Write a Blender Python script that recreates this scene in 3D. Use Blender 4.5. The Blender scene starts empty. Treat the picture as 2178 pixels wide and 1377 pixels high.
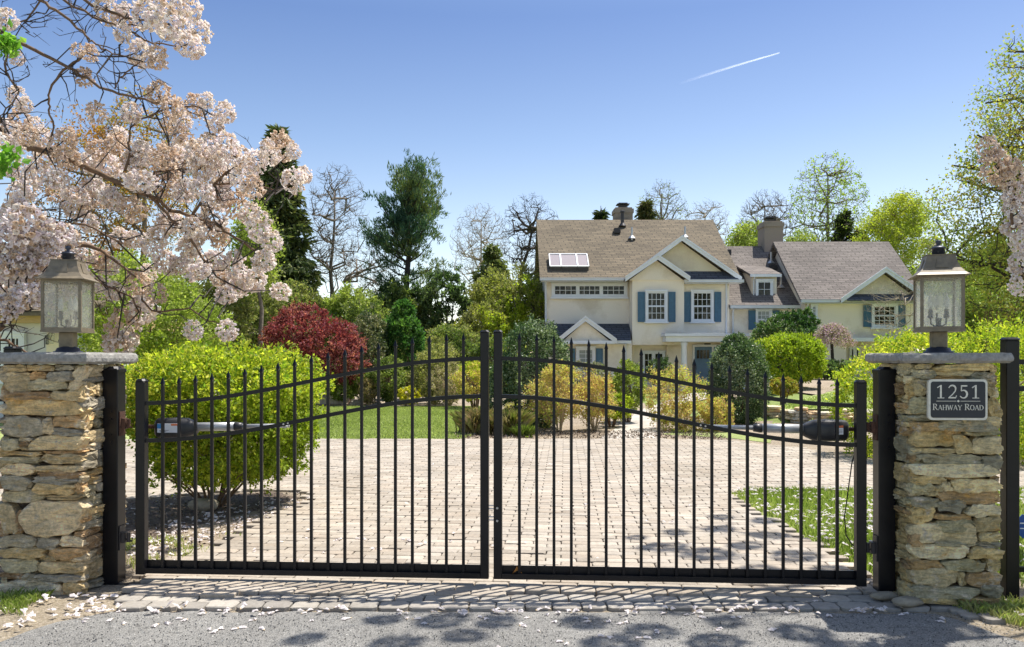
import bpy, bmesh, math, random
import numpy as np
from mathutils import Vector, Matrix
R = math.radians
S = bpy.context.scene
COL = S.collection
F = 1780.0; CH = 1.48; HY = 765.0; CX = 1089.0
def X(px, D): return (px - CX) / F * D
def Z(py, D): return CH + (HY - py) / F * D
def W(px, py, D): return (X(px, D), D, Z(py, D))
def G(px, py):
    D = F * CH / (py - HY); return (X(px, D), D)
def sst(a, b, v):
    t = min(1, max(0, (v - a) / (b - a))); return t * t * (3 - 2 * t)
def gz(x, y):
    if y < 19: return 0.0
    a = 5.2 + (y - 20) * .25; b = a + 1.5 + .1 * max(0, y - 20)
    return sst(a, b, x) * (.28 * sst(19.4, 20.0, y) + .38 * sst(20, 34, y)) + (sst(60, 160, y) * 2.5)
TH = R(3.6); GC = (-0.133, 5.4)
def U(s, n, z=0.0):   # gate frame -> world
    return (GC[0] + s * math.cos(TH) + n * math.sin(TH), GC[1] - s * math.sin(TH) + n * math.cos(TH), z)

# ------------------------------------------------------------ materials
MATS = {}
def newmat(name):
    m = bpy.data.materials.new(name); m.use_nodes = True
    nt = m.node_tree; b = nt.nodes['Principled BSDF']; MATS[name] = m
    return m, nt, b
def nd(nt, t, **kw):
    n = nt.nodes.new(t)
    for k, v in kw.items(): setattr(n, k, v)
    return n
def ramp(nt, fac, stops):
    r = nd(nt, 'ShaderNodeValToRGB'); e = r.color_ramp.elements
    e[0].position, e[0].color = stops[0][0], (*stops[0][1], 1)
    e[1].position, e[1].color = stops[-1][0], (*stops[-1][1], 1)
    for p, c in stops[1:-1]:
        x = e.new(p); x.color = (*c, 1)
    nt.links.new(fac, r.inputs[0]); return r.outputs[0]
def noise(nt, scale, detail=4, rough=.6, vec=None, coord='Object'):
    n = nd(nt, 'ShaderNodeTexNoise'); n.inputs['Scale'].default_value = scale
    n.inputs['Detail'].default_value = detail; n.inputs['Roughness'].default_value = rough
    if vec is None:
        tc = nd(nt, 'ShaderNodeTexCoord'); vec = tc.outputs[coord]
    nt.links.new(vec, n.inputs['Vector']); return n.outputs['Fac']
def mul(nt, a, b, mode='MULTIPLY', fac=1.0):
    m = nd(nt, 'ShaderNodeMix', data_type='RGBA', blend_type=mode)
    m.inputs[0].default_value = fac
    for s, v in ((6, a), (7, b)):
        if isinstance(v, tuple): m.inputs[s].default_value = (*v, 1)
        else: nt.links.new(v, m.inputs[s])
    return m.outputs[2]
def bump(nt, b, h, strength, dist=.01):
    n = nd(nt, 'ShaderNodeBump'); n.inputs['Strength'].default_value = strength
    n.inputs['Distance'].default_value = dist
    nt.links.new(h, n.inputs['Height']); nt.links.new(n.outputs[0], b.inputs['Normal'])
def solid(name, col, rough=.6, metal=0, var=.0, nscale=8, bmp=0, bdist=.005, spec=None):
    m, nt, b = newmat(name)
    b.inputs['Base Color'].default_value = (*col, 1); b.inputs['Roughness'].default_value = rough
    b.inputs['Metallic'].default_value = metal
    if spec is not None: b.inputs['Specular IOR Level'].default_value = spec
    if var or bmp:
        f = noise(nt, nscale, 6)
        if var:
            c = ramp(nt, f, [(.3, tuple(x * (1 - var) for x in col)), (.7, tuple(min(1, x * (1 + var)) for x in col))])
            nt.links.new(c, b.inputs['Base Color'])
        if bmp: bump(nt, b, f, bmp, bdist)
    return m
def attr(name, rough=.8, var=.35, nscale=20, bmp=.5, bdist=.01, lo=None):
    m, nt, b = newmat(name)
    a = nd(nt, 'ShaderNodeAttribute', attribute_name='Col')
    f = noise(nt, nscale, 8, .65)
    c = mul(nt, a.outputs['Color'], ramp(nt, f, [(.25, (1 - var,) * 3), (.75, (1 + var,) * 3)]))
    nt.links.new(c, b.inputs['Base Color']); b.inputs['Roughness'].default_value = rough
    if bmp: bump(nt, b, f, bmp, bdist)
    return m, nt, b
def leafmat(name, trans=.48, rough=.55, spec=.25):
    m, nt, b = newmat(name)
    a = nd(nt, 'ShaderNodeAttribute', attribute_name='Col')
    nt.links.new(a.outputs['Color'], b.inputs['Base Color'])
    b.inputs['Roughness'].default_value = rough; b.inputs['Specular IOR Level'].default_value = spec
    t = nd(nt, 'ShaderNodeBsdfTranslucent'); nt.links.new(mul(nt, a.outputs['Color'], (1.1, 1.25, .7)), t.inputs['Color'])
    mx = nd(nt, 'ShaderNodeMixShader'); mx.inputs[0].default_value = trans
    nt.links.new(b.outputs[0], mx.inputs[1]); nt.links.new(t.outputs[0], mx.inputs[2])
    nt.links.new(mx.outputs[0], nt.nodes['Material Output'].inputs['Surface'])
    return m
leafmat('leaf'); leafmat('petal', .3, .6, .2); leafmat('glossy_leaf', .25, .38, .35); leafmat('needle', .28, .6, .2); leafmat('grass', .45, .6, .2)
MATS['petal'].node_tree.nodes['Mix'].inputs[7].default_value = (1.05, 1, 1, 1)
solid('black_paint', (.006, .006, .008), .34, 0, .25, 14, .04, .003, spec=.32)
solid('dark_plastic', (.035, .035, .038), .45, 0, .15, 6)
solid('grey_plastic', (.11, .11, .12), .5, 0, .1, 6)
solid('alu_tube', (.48, .49, .50), .42, .4, .05, 20)
solid('steel', (.45, .45, .47), .35, .9)
solid('rust', (.08, .035, .02), .8, 0, .4, 60, .3)
solid('sticker_white', (.75, .76, .78), .5); solid('sticker_blue', (.03, .22, .5), .5); solid('sticker_orange', (.7, .16, .04), .5)
solid('print_grey', (.2, .2, .22), .6)
solid('white_trim', (.74, .76, .80), .5, 0, .05, 3)
solid('gutter_white', (.66, .68, .72), .4, 0, .06, 2)
solid('shutter_blue', (.055, .135, .215), .5, 0, .12, 8)
solid('door_blue', (.11, .2, .31), .45, 0, .08, 5)
solid('metal_flash', (.5, .5, .5), .4, .6, .1, 8)
solid('metal_dark', (.05, .045, .045), .5, .3, .2, 8)
solid('lantern_bronze', (.19, .155, .105), .5, .2, .25, 25, .08, .002)
solid('lantern_iron', (.045, .05, .07), .45, .3, .2, 25)
solid('candle_sleeve', (.03, .03, .03), .6, 0, .2, 30)
solid('bark_grey', (.17, .14, .11), .9, 0, .35, 14, .6, .02)
solid('bark_brown', (.16, .10, .06), .9, 0, .35, 18, .6, .01)
solid('bark_dark', (.045, .035, .03), .9, 0, .35, 14, .6, .02)
solid('bark_pale', (.30, .25, .19), .9, 0, .3, 14, .5, .02)
solid('bark_tan', (.42, .33, .2), .85, 0, .3, 22, .4, .01)
solid('wire', (.012, .012, .012), .5)
solid('sign_blue', (.01, .08, .35), .4); solid('sign_white', (.8, .8, .82), .4)
solid('plaque_field', (.018, .022, .028), .5, 0, .1, 40, .15, .001)
solid('plaque_rim', (.66, .64, .54), .5, 0, .1, 40)
solid('tan_soffit', (.52, .36, .17), .7, 0, .1, 3)
solid('garage_white', (.62, .61, .6), .6, 0, .05, 3)
solid('cast_black', (.02, .02, .02), .5)
# glass of the lanterns: seeded, dusty
m, nt, b = newmat('seeded_glass')
tb_ = nd(nt, 'ShaderNodeBsdfTranslucent'); tb_.inputs[0].default_value = (.95, .93, .88, 1)
b.inputs['Base Color'].default_value = (.95, .93, .88, 1); b.inputs['Roughness'].default_value = .3
b_ = nd(nt, 'ShaderNodeMixShader'); b_.inputs[0].default_value = .55; nt.links.new(b.outputs[0], b_.inputs[1]); nt.links.new(tb_.outputs[0], b_.inputs[2]); b_.inputs[0].default_value = .85; b = b_
tr = nd(nt, 'ShaderNodeBsdfTransparent'); tr.inputs[0].default_value = (.93, .94, .92, 1)
mx = nd(nt, 'ShaderNodeMixShader'); f = noise(nt, 28, 3)
r = ramp(nt, f, [(.3, (.20,) * 3), (.8, (.30,) * 3)]); nt.links.new(r, mx.inputs[0])
nt.links.new(tr.outputs[0], mx.inputs[1]); nt.links.new(b.outputs[0], mx.inputs[2])
nt.links.new(mx.outputs[0], nt.nodes['Material Output'].inputs['Surface'])
m, nt, b = newmat('bulb_glass')
b.inputs['Base Color'].default_value = (.85, .84, .78, 1); b.inputs['Roughness'].default_value = .08
tr = nd(nt, 'ShaderNodeBsdfTransparent'); mx = nd(nt, 'ShaderNodeMixShader'); mx.inputs[0].default_value = .75
nt.links.new(tr.outputs[0], mx.inputs[1]); nt.links.new(b.outputs[0], mx.inputs[2])
nt.links.new(mx.outputs[0], nt.nodes['Material Output'].inputs['Surface'])
# window glass: dark room, gloss, with curtains and reflections painted in as grey noise
m, nt, b = newmat('window_glass')
f = noise(nt, 3.5, 6, .7)
nt.links.new(ramp(nt, f, [(.42, (.006, .008, .006)), (.55, (.03, .03, .02)), (.62, (.16, .15, .13)), (.66, (.02, .02, .02))]), b.inputs['Base Color'])
b.inputs['Roughness'].default_value = .08; b.inputs['Specular IOR Level'].default_value = .3
m, nt, b = newmat('curtain_glass')
tc = nd(nt, 'ShaderNodeTexCoord'); wv = nd(nt, 'ShaderNodeTexWave'); wv.inputs['Scale'].default_value = 7
nt.links.new(tc.outputs['Object'], wv.inputs[0])
nt.links.new(ramp(nt, wv.outputs[1], [(.1, (.16, .19, .19)), (.9, (.34, .38, .38))]), b.inputs['Base Color'])
b.inputs['Roughness'].default_value = .1
m, nt, b = newmat('skylight_glass')
b.inputs['Base Color'].default_value = (.30, .26, .27, 1); b.inputs['Roughness'].default_value = .25
# stucco
def stucco(name, c0, c1):
    m, nt, b = newmat(name)
    f = noise(nt, .45, 8, .68); f2 = noise(nt, 30, 5)
    c = ramp(nt, f, [(.36, c1), (.50, c0), (.75, c0)])
    c = mul(nt, c, ramp(nt, f2, [(.2, (.92,) * 3), (.8, (1.05,) * 3)]))
    nt.links.new(c, b.inputs['Base Color']); b.inputs['Roughness'].default_value = .9; bump(nt, b, f2, .35, .02)
stucco('stucco', (.90, .81, .68), (.72, .62, .48))
stucco('stucco_yellow_bounce', (.86, .75, .54), (.72, .60, .42))  # warm eave bounce painted into the gable stucco; garage panel shares it
stucco('chimney_stucco', (.30, .25, .20), (.12, .10, .085))
# shingles
def shingle(name, ca, cb, cm, sc=.62):
    m, nt, b = newmat(name)
    tc = nd(nt, 'ShaderNodeTexCoord'); sp = nd(nt, 'ShaderNodeSeparateXYZ'); nt.links.new(tc.outputs['Object'], sp.inputs[0])
    cmb = nd(nt, 'ShaderNodeCombineXYZ'); mm = nd(nt, 'ShaderNodeMath', operation='MULTIPLY'); mm.inputs[1].default_value = 1.75
    ad = nd(nt, 'ShaderNodeMath', operation='ADD'); nt.links.new(sp.outputs[0], ad.inputs[0])
    sy = nd(nt, 'ShaderNodeMath', operation='MULTIPLY'); sy.inputs[1].default_value = .23
    nt.links.new(sp.outputs[1], sy.inputs[0]); nt.links.new(sy.outputs[0], ad.inputs[1])
    nt.links.new(ad.outputs[0], cmb.inputs[0]); nt.links.new(sp.outputs[2], mm.inputs[0]); nt.links.new(mm.outputs[0], cmb.inputs[1])
    br = nd(nt, 'ShaderNodeTexBrick'); br.offset = .5
    br.inputs['Scale'].default_value = 1; br.inputs['Brick Width'].default_value = .9 * sc; br.inputs['Row Height'].default_value = .27 * sc
    br.inputs['Mortar Size'].default_value = .02; br.inputs['Mortar Smooth'].default_value = .4; br.inputs['Bias'].default_value = 0
    br.inputs['Color1'].default_value = (*ca, 1); br.inputs['Color2'].default_value = (*cb, 1); br.inputs['Mortar'].default_value = (*cm, 1)
    nt.links.new(cmb.outputs[0], br.inputs[0])
    f = noise(nt, .5, 6); f2 = noise(nt, 14, 5, .8)
    c = mul(nt, br.outputs[0], ramp(nt, f, [(.3, (.82, .8, .78)), (.7, (1.12, 1.1, 1.08))]))
    c = mul(nt, c, ramp(nt, f2, [(.3, (.6,) * 3), (.7, (1.35,) * 3)]))
    nt.links.new(c, b.inputs['Base Color']); b.inputs['Roughness'].default_value = .95
    bump(nt, b, br.outputs[1], -.6, .03)
shingle('shingle_tan', (.185, .15, .10), (.12, .098, .066), (.045, .036, .028))
shingle('shingle_grey', (.21, .185, .168), (.145, .128, .118), (.06, .052, .046))
shingle('shingle_shaded', (.10, .11, .14), (.07, .08, .10), (.03, .03, .04))  # lower roofs: shade of the house painted into the shingle colour
# ground kinds
m, nt, b = newmat('asphalt')
f = noise(nt, 260, 3, .7); f2 = noise(nt, 1.3, 4); v = nd(nt, 'ShaderNodeTexVoronoi'); v.inputs['Scale'].default_value = 105
tc = nd(nt, 'ShaderNodeTexCoord'); nt.links.new(tc.outputs['Object'], v.inputs['Vector'])
c = ramp(nt, f, [(.3, (.14, .135, .12)), (.5, (.31, .30, .28)), (.72, (.50, .485, .455))])
c = mul(nt, c, ramp(nt, f2, [(.3, (.78,) * 3), (.7, (1.15,) * 3)]))
c = mul(nt, c, ramp(nt, noise(nt, 22, 6, .8), [(.36, (.45,) * 3), (.46, (1,) * 3), (.8, (1.1,) * 3)]))
c = mul(nt, c, ramp(nt, v.outputs[0], [(.06, (1.5, 1.48, 1.42)), (.35, (1, 1, 1)), (.8, (.62,) * 3)]))
nt.links.new(c, b.inputs['Base Color']); b.inputs['Roughness'].default_value = .9; bump(nt, b, f, .9, .012)
def soil(name, a, bb, c3, s=24, d=.03):
    m, nt, b = newmat(name)
    f = noise(nt, s, 8, .75); f2 = noise(nt, .9, 4)
    c = ramp(nt, f, [(.3, a), (.5, bb), (.7, c3)])
    c = mul(nt, c, ramp(nt, f2, [(.3, (.8,) * 3), (.7, (1.2,) * 3)]))
    nt.links.new(c, b.inputs['Base Color']); b.inputs['Roughness'].default_value = 1; bump(nt, b, f, 1, d)
soil('mulch', (.03, .02, .013), (.12, .085, .06), (.30, .24, .19), 30)
soil('litter', (.10, .075, .05), (.30, .24, .17), (.52, .45, .36), 30)
soil('dirt', (.16, .12, .07), (.40, .33, .23), (.66, .57, .46), 55)
soil('joint_sand', (.07, .06, .05), (.14, .12, .10), (.22, .19, .16), 60, .005)
soil('turf', (.16, .20, .06), (.29, .34, .11), (.40, .45, .18), 40)
soil('far_turf', (.09, .13, .03), (.17, .22, .05), (.25, .3, .09), 6)
soil('flagstone', (.30, .27, .23), (.42, .38, .33), (.52, .47, .41), 8, .01)
m, nt, b = attr('paver', .85, .22, 35, .35, .006)
c = b.inputs['Base Color'].links[0].from_socket      # soil, tyre dust and damp patches
c = mul(nt, c, ramp(nt, noise(nt, .7, 6, .65), [(.3, (.80, .78, .74)), (.5, (1, 1, 1)), (.75, (1.08, 1.07, 1.05))]))
c = mul(nt, c, ramp(nt, noise(nt, 3.1, 8, .7), [(.27, (.62, .58, .52)), (.42, (1, 1, 1)), (.8, (1.03, 1.03, 1.03))]))
nt.links.new(c, b.inputs['Base Color'])
# field stone: warm lichen blotches
m, nt, b = attr('stone', .88, .35, 9, 0)
tcs = nd(nt, 'ShaderNodeTexCoord'); mps = nd(nt, 'ShaderNodeMapping'); mps.inputs['Scale'].default_value = (1, 1, 4.5); nt.links.new(tcs.outputs['Object'], mps.inputs[0])
f3 = noise(nt, 7, 9, .72); f4 = noise(nt, 4.3, 7, .7); f5 = noise(nt, 55, 4, .7); f6 = noise(nt, 13, 9, .75, mps.outputs[0]); bump(nt, b, f6, 1.0, .035)
c0 = b.inputs['Base Color'].links[0].from_socket
mx1 = nd(nt, 'ShaderNodeMix', data_type='RGBA'); nt.links.new(ramp(nt, f3, [(.56, (0,) * 3), (.64, (1,) * 3)]), mx1.inputs[0])
nt.links.new(c0, mx1.inputs[6]); mx1.inputs[7].default_value = (.55, .50, .42, 1)
mx2 = nd(nt, 'ShaderNodeMix', data_type='RGBA'); nt.links.new(ramp(nt, f4, [(.60, (0,) * 3), (.68, (.75,) * 3)]), mx2.inputs[0])
nt.links.new(mx1.outputs[2], mx2.inputs[6]); mx2.inputs[7].default_value = (.55, .33, .08, 1)
cst = mul(nt, mx2.outputs[2], ramp(nt, f5, [(.3, (.72,) * 3), (.7, (1.25,) * 3)]))
cst = mul(nt, cst, ramp(nt, f6, [(.3, (.66, .62, .54)), (.5, (1.3, 1.24, 1.12)), (.7, (1.8, 1.74, 1.6))]))
nt.links.new(cst, b.inputs['Base Color'])
m, nt, b = attr('cap_stone', .9, .45, 30, .9, .01)
m, nt, b = attr('rock', .9, .4, 12, .8, .03)

# ------------------------------------------------------------ mesh helpers
def mesh_np(name, V, Fs, cols=None, smooth=False):
    me = bpy.data.meshes.new(name)
    V = np.asarray(V, dtype=np.float32).reshape(-1, 3)
    if isinstance(Fs, np.ndarray):
        n, k = Fs.shape; loops = Fs.astype(np.int32).ravel(); starts = np.arange(0, n * k, k, dtype=np.int32)
    else:
        tot = np.array([len(f) for f in Fs], dtype=np.int32); n = len(Fs)
        loops = np.fromiter((i for f in Fs for i in f), dtype=np.int32, count=int(tot.sum()))
        starts = np.concatenate(([0], np.cumsum(tot)[:-1])).astype(np.int32)
    me.vertices.add(len(V)); me.vertices.foreach_set('co', V.ravel())
    me.loops.add(len(loops)); me.loops.foreach_set('vertex_index', loops)
    me.polygons.add(n); me.polygons.foreach_set('loop_start', starts)
    me.update(calc_edges=True); me.validate()
    if cols is not None:
        a = me.color_attributes.new('Col', 'FLOAT_COLOR', 'POINT')
        c = np.ones((len(V), 4), dtype=np.float32); c[:, :3] = np.asarray(cols, dtype=np.float32).reshape(-1, 3)
        a.data.foreach_set('color', c.ravel())
    me.polygons.foreach_set('use_smooth', [bool(smooth)] * len(me.polygons))
    return me
class MB:
    def __init__(s): s.V = []; s.F = []; s.C = []; s.col = (1, 1, 1)
    def add(s, vs, fs, col=None):
        o = len(s.V); s.V += [tuple(v) for v in vs]; s.C += [col or s.col] * len(vs)
        s.F += [tuple(i + o for i in f) for f in fs]
    def box(s, x0, x1, y0, y1, z0, z1, M=None):
        vs = [(x, y, z) for z in (z0, z1) for x, y in ((x0, y0), (x1, y0), (x1, y1), (x0, y1))]
        if M: vs = [tuple(M(*v)) for v in vs]
        s.add(vs, [(3, 2, 1, 0), (4, 5, 6, 7), (0, 1, 5, 4), (1, 2, 6, 5), (2, 3, 7, 6), (3, 0, 4, 7)])
    def bev(s, x0, x1, y0, y1, z0, z1, r, M=None):      # box with chamfered vertical and top edges
        def ring(ix, z):
            a, b_, c, d = x0 + ix, x1 - ix, y0 + ix, y1 - ix
            return [(a + r, c, z), (b_ - r, c, z), (b_, c + r, z), (b_, d - r, z), (b_ - r, d, z), (a + r, d, z), (a, d - r, z), (a, c + r, z)]
        vs = ring(0, z0) + ring(0, z1 - r) + ring(r * .8, z1)
        if M: vs = [tuple(M(*v)) for v in vs]
        fs = [tuple(reversed(range(8))), tuple(range(16, 24))]
        for k in range(2):
            for i in range(8): fs.append((k * 8 + i, k * 8 + (i + 1) % 8, k * 8 + 8 + (i + 1) % 8, k * 8 + 8 + i))
        s.add(vs, fs)
    def beam(s, p0, p1, w, h, up=(0, 0, 1)):            # bar of width w (sideways) and height h
        p0 = Vector(p0); p1 = Vector(p1); d = (p1 - p0).normalized()
        a = d.cross(Vector(up)).normalized() * w / 2; b_ = a.normalized().cross(d) * h / 2
        vs = [p + q for p in (p0, p1) for q in (-a - b_, a - b_, a + b_, -a + b_)]
        s.add(vs, [(0, 1, 2, 3), (7, 6, 5, 4), (0, 4, 5, 1), (1, 5, 6, 2), (2, 6, 7, 3), (3, 7, 4, 0)])
    def tube(s, path, rad, n=6, cap=True):
        P = [Vector(p) for p in path]; L = len(P)
        if not hasattr(rad, '__len__'): rad = [rad] * L
        vs = []; up = Vector((.31, .17, .93))
        for i, p in enumerate(P):
            d = (P[min(i + 1, L - 1)] - P[max(i - 1, 0)])
            d = d.normalized() if d.length > 1e-9 else Vector((0, 0, 1))
            u = d.cross(up)
            if u.length < .1: u = d.cross(Vector((1, 0, 0)))
            u.normalize(); v = d.cross(u)
            for k in range(n):
                a = 2 * math.pi * k / n; vs.append(p + (u * math.cos(a) + v * math.sin(a)) * rad[i])
        fs = [(i * n + k, i * n + (k + 1) % n, (i + 1) * n + (k + 1) % n, (i + 1) * n + k) for i in range(L - 1) for k in range(n)]
        if cap: fs += [tuple(reversed(range(n))), tuple(range((L - 1) * n, L * n))]
        s.add(vs, fs)
    def lathe(s, prof, c=(0, 0, 0), n=16, rot=0, M=None):
        vs = []
        for r, z in prof:
            for k in range(n):
                a = rot + 2 * math.pi * k / n; vs.append((c[0] + r * math.cos(a), c[1] + r * math.sin(a), c[2] + z))
        if M: vs = [tuple(M(*v)) for v in vs]
        L = len(prof)
        fs = [(i * n + k, i * n + (k + 1) % n, (i + 1) * n + (k + 1) % n, (i + 1) * n + k) for i in range(L - 1) for k in range(n)]
        fs += [tuple(reversed(range(n))), tuple(range((L - 1) * n, L * n))]
        s.add(vs, fs)
    def prism(s, poly, off):                           # polygon of 3d points extruded by off
        n = len(poly); P = [Vector(p) for p in poly]; Q = [p + Vector(off) for p in P]
        s.add(P + Q, [tuple(reversed(range(n))), tuple(range(n, 2 * n))] + [(i, (i + 1) % n, n + (i + 1) % n, n + i) for i in range(n)])
    def build(s, name, mat, parent=None, smooth=False, origin=None, fixn=True):
        V = np.array(s.V, dtype=np.float32)
        if origin is not None: V = V - np.array(origin, dtype=np.float32)
        me = mesh_np(name, V, s.F, s.C, smooth)
        if fixn:
            bm = bmesh.new(); bm.from_mesh(me); bmesh.ops.recalc_face_normals(bm, faces=bm.faces); bm.to_mesh(me); bm.free()
        return link(name, me, mat, parent, origin)
def link(name, me, mat, parent=None, loc=None):
    o = bpy.data.objects.new(name, me); COL.objects.link(o)
    if mat and not me.materials: me.materials.append(MATS[mat] if isinstance(mat, str) else mat)
    if loc is not None: o.location = loc
    if parent:
        o.parent = parent
        if loc is None: o.location = -Vector(parent_world(parent))
        else: o.location = Vector(loc) - Vector(parent_world(parent))
    return o
def parent_world(o):
    v = Vector(o.location); p = o.parent
    while p: v += Vector(p.location); p = p.parent
    return v
def tag(o, label=None, cat=None, group=None, kind=None):
    if label: o['label'] = label
    if cat: o['category'] = cat
    if group: o['group'] = group
    if kind: o['kind'] = kind
    return o
def empty(name, loc, label, cat, group=None):
    o = bpy.data.objects.new(name, None); COL.objects.link(o); o.location = loc; o.empty_display_size = .1
    return tag(o, label, cat, group)
def struct(o): o['kind'] = 'structure'; return o

def leaf_np(P, size, rng, cols, aspect=.5, up=.0, direc=None, jit=.35, fold=.25):
    n = len(P); P = np.asarray(P)
    if direc is None: a = rng.normal(size=(n, 3))
    else: a = direc + rng.normal(size=(n, 3)) * .5
    a[:, 2] += up; a /= np.linalg.norm(a, axis=1)[:, None] + 1e-9
    q = rng.normal(size=(n, 3)); b = np.cross(a, q); b /= np.linalg.norm(b, axis=1)[:, None] + 1e-9
    c = np.cross(a, b); s = (size * (1 + jit * rng.uniform(-1, 1, n)))[:, None]
    w = s * aspect * .5; m = P + a * s * .45
    V = np.stack([P, m + b * w + c * w * fold, P + a * s, m - b * w + c * w * fold], 1).reshape(-1, 3)
    Fq = np.arange(4 * n).reshape(-1, 4)
    return V, Fq, np.repeat(cols, 4, axis=0)
def pal(rng, n, palette, jit=.15, P=None, fr=.8):
    p = np.array(palette, dtype=float)
    if P is not None:                                   # clumps of one tone, like flushes of new growth
        ph = rng.uniform(0, 6.28, 6)
        v = (np.sin(P[:, 0] * fr + ph[0]) + np.sin(P[:, 1] * fr * 1.3 + ph[1]) + np.sin(P[:, 2] * fr * 1.7 + ph[2]) + np.sin((P[:, 0] + P[:, 2]) * fr * 2.1 + ph[3])) / 4
        idx = np.clip(((v + .75) / 1.5 + rng.normal(0, .22, n)) * len(p), 0, len(p) - 1).astype(int)
    else: idx = rng.integers(0, len(p), n)
    return np.clip(p[idx] * (1 + rng.normal(0, jit, n))[:, None], .003, 1)
def sample_ells(rng, ells, n, shell=.0):
    w = np.array([e[3] * e[4] * e[5] for e in ells]) ** (.8); w /= w.sum()
    k = rng.choice(len(ells), n, p=w); d = rng.normal(size=(n, 3)); d /= np.linalg.norm(d, axis=1)[:, None]
    r = rng.uniform(shell ** 3, 1, n) ** (1 / 3.)
    E = np.array([e[:6] for e in ells]); return E[k, :3] + d * r[:, None] * E[k, 3:6], d, k

def env_tree(name, label, base, ells, levels, rads, bark='bark_grey', leaves=None, trunk_top=None, seed=1, cat='tree', group=None, lean=(0, 0), shell=.3, sides=(7, 5, 4, 3, 3), leafmat_='leaf', upb=1.4, wig=.08, split=0):
    """ells: absolute (x,y,z,rx,ry,rz); levels: point counts; rads: radius per level"""
    rng = np.random.default_rng(seed); base = np.array(base, dtype=float)
    root = empty(name, tuple(base), label, cat, group)
    E0 = np.array(ells[0]); top = np.array(trunk_top if trunk_top is not None else (E0[0], E0[1], E0[2] + E0[5] * .55))
    mb = MB(); N = 9; path = []
    for i in range(N):
        t = i / (N - 1); p = base * (1 - t) + top * t
        p = p + np.array([lean[0] * math.sin(t * 3.1), lean[1] * math.sin(t * 3.1), 0]) + rng.normal(0, wig * rads[0] * 4, 3) * (0 if i == 0 else 1)
        path.append(p)
    rr = [rads[0] * (1 - .8 * (i / (N - 1))) for i in range(N)]; rr[0] *= 1.25
    mb.tube(path, rr, sides[0])
    nodes = np.array(path[2:]); zmin = min(e[2] - e[5] for e in ells)
    nodes = np.array([p for p in path if p[2] > base[2] + .25 * (zmin - base[2])])
    tips = []; tb = MB()
    for L, cnt in enumerate(levels):
        pts, _, _ = sample_ells(rng, ells, cnt, shell if L < 2 else 0)
        new = []
        for c0 in range(0, cnt, 400):
            pp = pts[c0:c0 + 400]; dd = np.linalg.norm(pp[:, None] - nodes[None], axis=2) + np.maximum(0, nodes[None, :, 2] - pp[:, None, 2] + .1 * (L < 3)) * upb
            j = dd.argmin(1)
            for q, jj in zip(pp, j):
                a = nodes[jj]; v = q - a; l = np.linalg.norm(v)
                if l < 1e-3: continue
                m1 = a + v * .35 + np.array([0, 0, -.07 * l]) + rng.normal(0, wig * l, 3); m2 = a + v * .7 + np.array([0, 0, -.03 * l]) + rng.normal(0, wig * l, 3)
                r0 = rads[L + 1]; P4 = [a, m1, m2, q]
                (mb if L < 1 else tb).tube(P4, [r0, r0 * .8, r0 * .6, r0 * .35], sides[min(L + 1, 4)], cap=False)
                new += P4[1:] + [a + v * .85]
                if L == len(levels) - 1: tips += [m2, q]
        nodes = np.array(new) if L > 0 else np.vstack([nodes[len(nodes) // 2:], np.array(new)])
    mb.build('trunk', bark, root, True, fixn=False)
    if leaves:
        n, size, sig, palette = leaves[:4]; asp = leaves[4] if len(leaves) > 4 else .6
        T = np.array(tips); k = rng.integers(0, len(T), n)
        P = T[k] + rng.normal(0, sig, (n, 3)); P[:, 2] += 0
        c = pal(rng, n, palette, .18, P, .9)
        V, Fq, C = leaf_np(P, size, rng, c, asp)
        if len(tb.V): tb.build('branches', bark, root, fixn=False)
        link('crown', mesh_np('crown', V, Fq, C), leafmat_, root)
    else:
        tb.build('crown', bark, root, fixn=False)
    return root

def bumpy(d, ph, amp, fr=3.0):
    return 1 + amp * (np.sin(d[:, 0] * fr + ph[0]) * np.sin(d[:, 1] * fr * 1.2 + ph[1]) + .7 * np.sin(d[:, 2] * fr * 1.9 + ph[2]) + .5 * np.sin(d[:, 0] * fr * 2.7 + d[:, 2] * fr * 2.3 + ph[3])) / 2
def shrub_pts(rng, ells, n, shell=.78, amp=.12, sup=2.0, fr=3.0, tails=.03, clump=.07):
    w = np.array([(e[3] * e[4] + e[4] * e[5] + e[3] * e[5]) for e in ells]); w /= w.sum()
    k = rng.choice(len(ells), n, p=w); d = rng.normal(size=(n, 3)); d /= np.linalg.norm(d, axis=1)[:, None]
    g = 1.0 / (np.abs(d) ** sup).sum(1) ** (1 / sup)
    ph = rng.uniform(0, 6.28, 4); r = (shell + (1 - shell) * rng.uniform(0, 1, n) ** .6) * bumpy(d, ph, amp, fr) * g
    r = r + np.abs(rng.normal(0, tails, n)) * (rng.uniform(0, 1, n) < .3)
    E = np.array([e[:6] for e in ells]); P = E[k, :3] + d * r[:, None] * E[k, 3:6]
    if clump:                                           # leaves gather in clumps
        q = rng.integers(0, max(12, n // 40), n); P = P[q] + rng.normal(0, 1, (n, 3)) * clump * E[k[q], 3:6].min(1)[:, None]; d = d[q]; k = k[q]
    if len(ells) > 1:                                   # drop leaves deep inside a neighbouring lobe
        keep = np.ones(n, bool)
        for j in range(len(ells)):
            q = (P - E[j, :3]) / E[j, 3:6]; keep &= (k == j) | ((q ** 2).sum(1) > .45)
        P, d = P[keep], d[keep]
    return P, d
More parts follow.
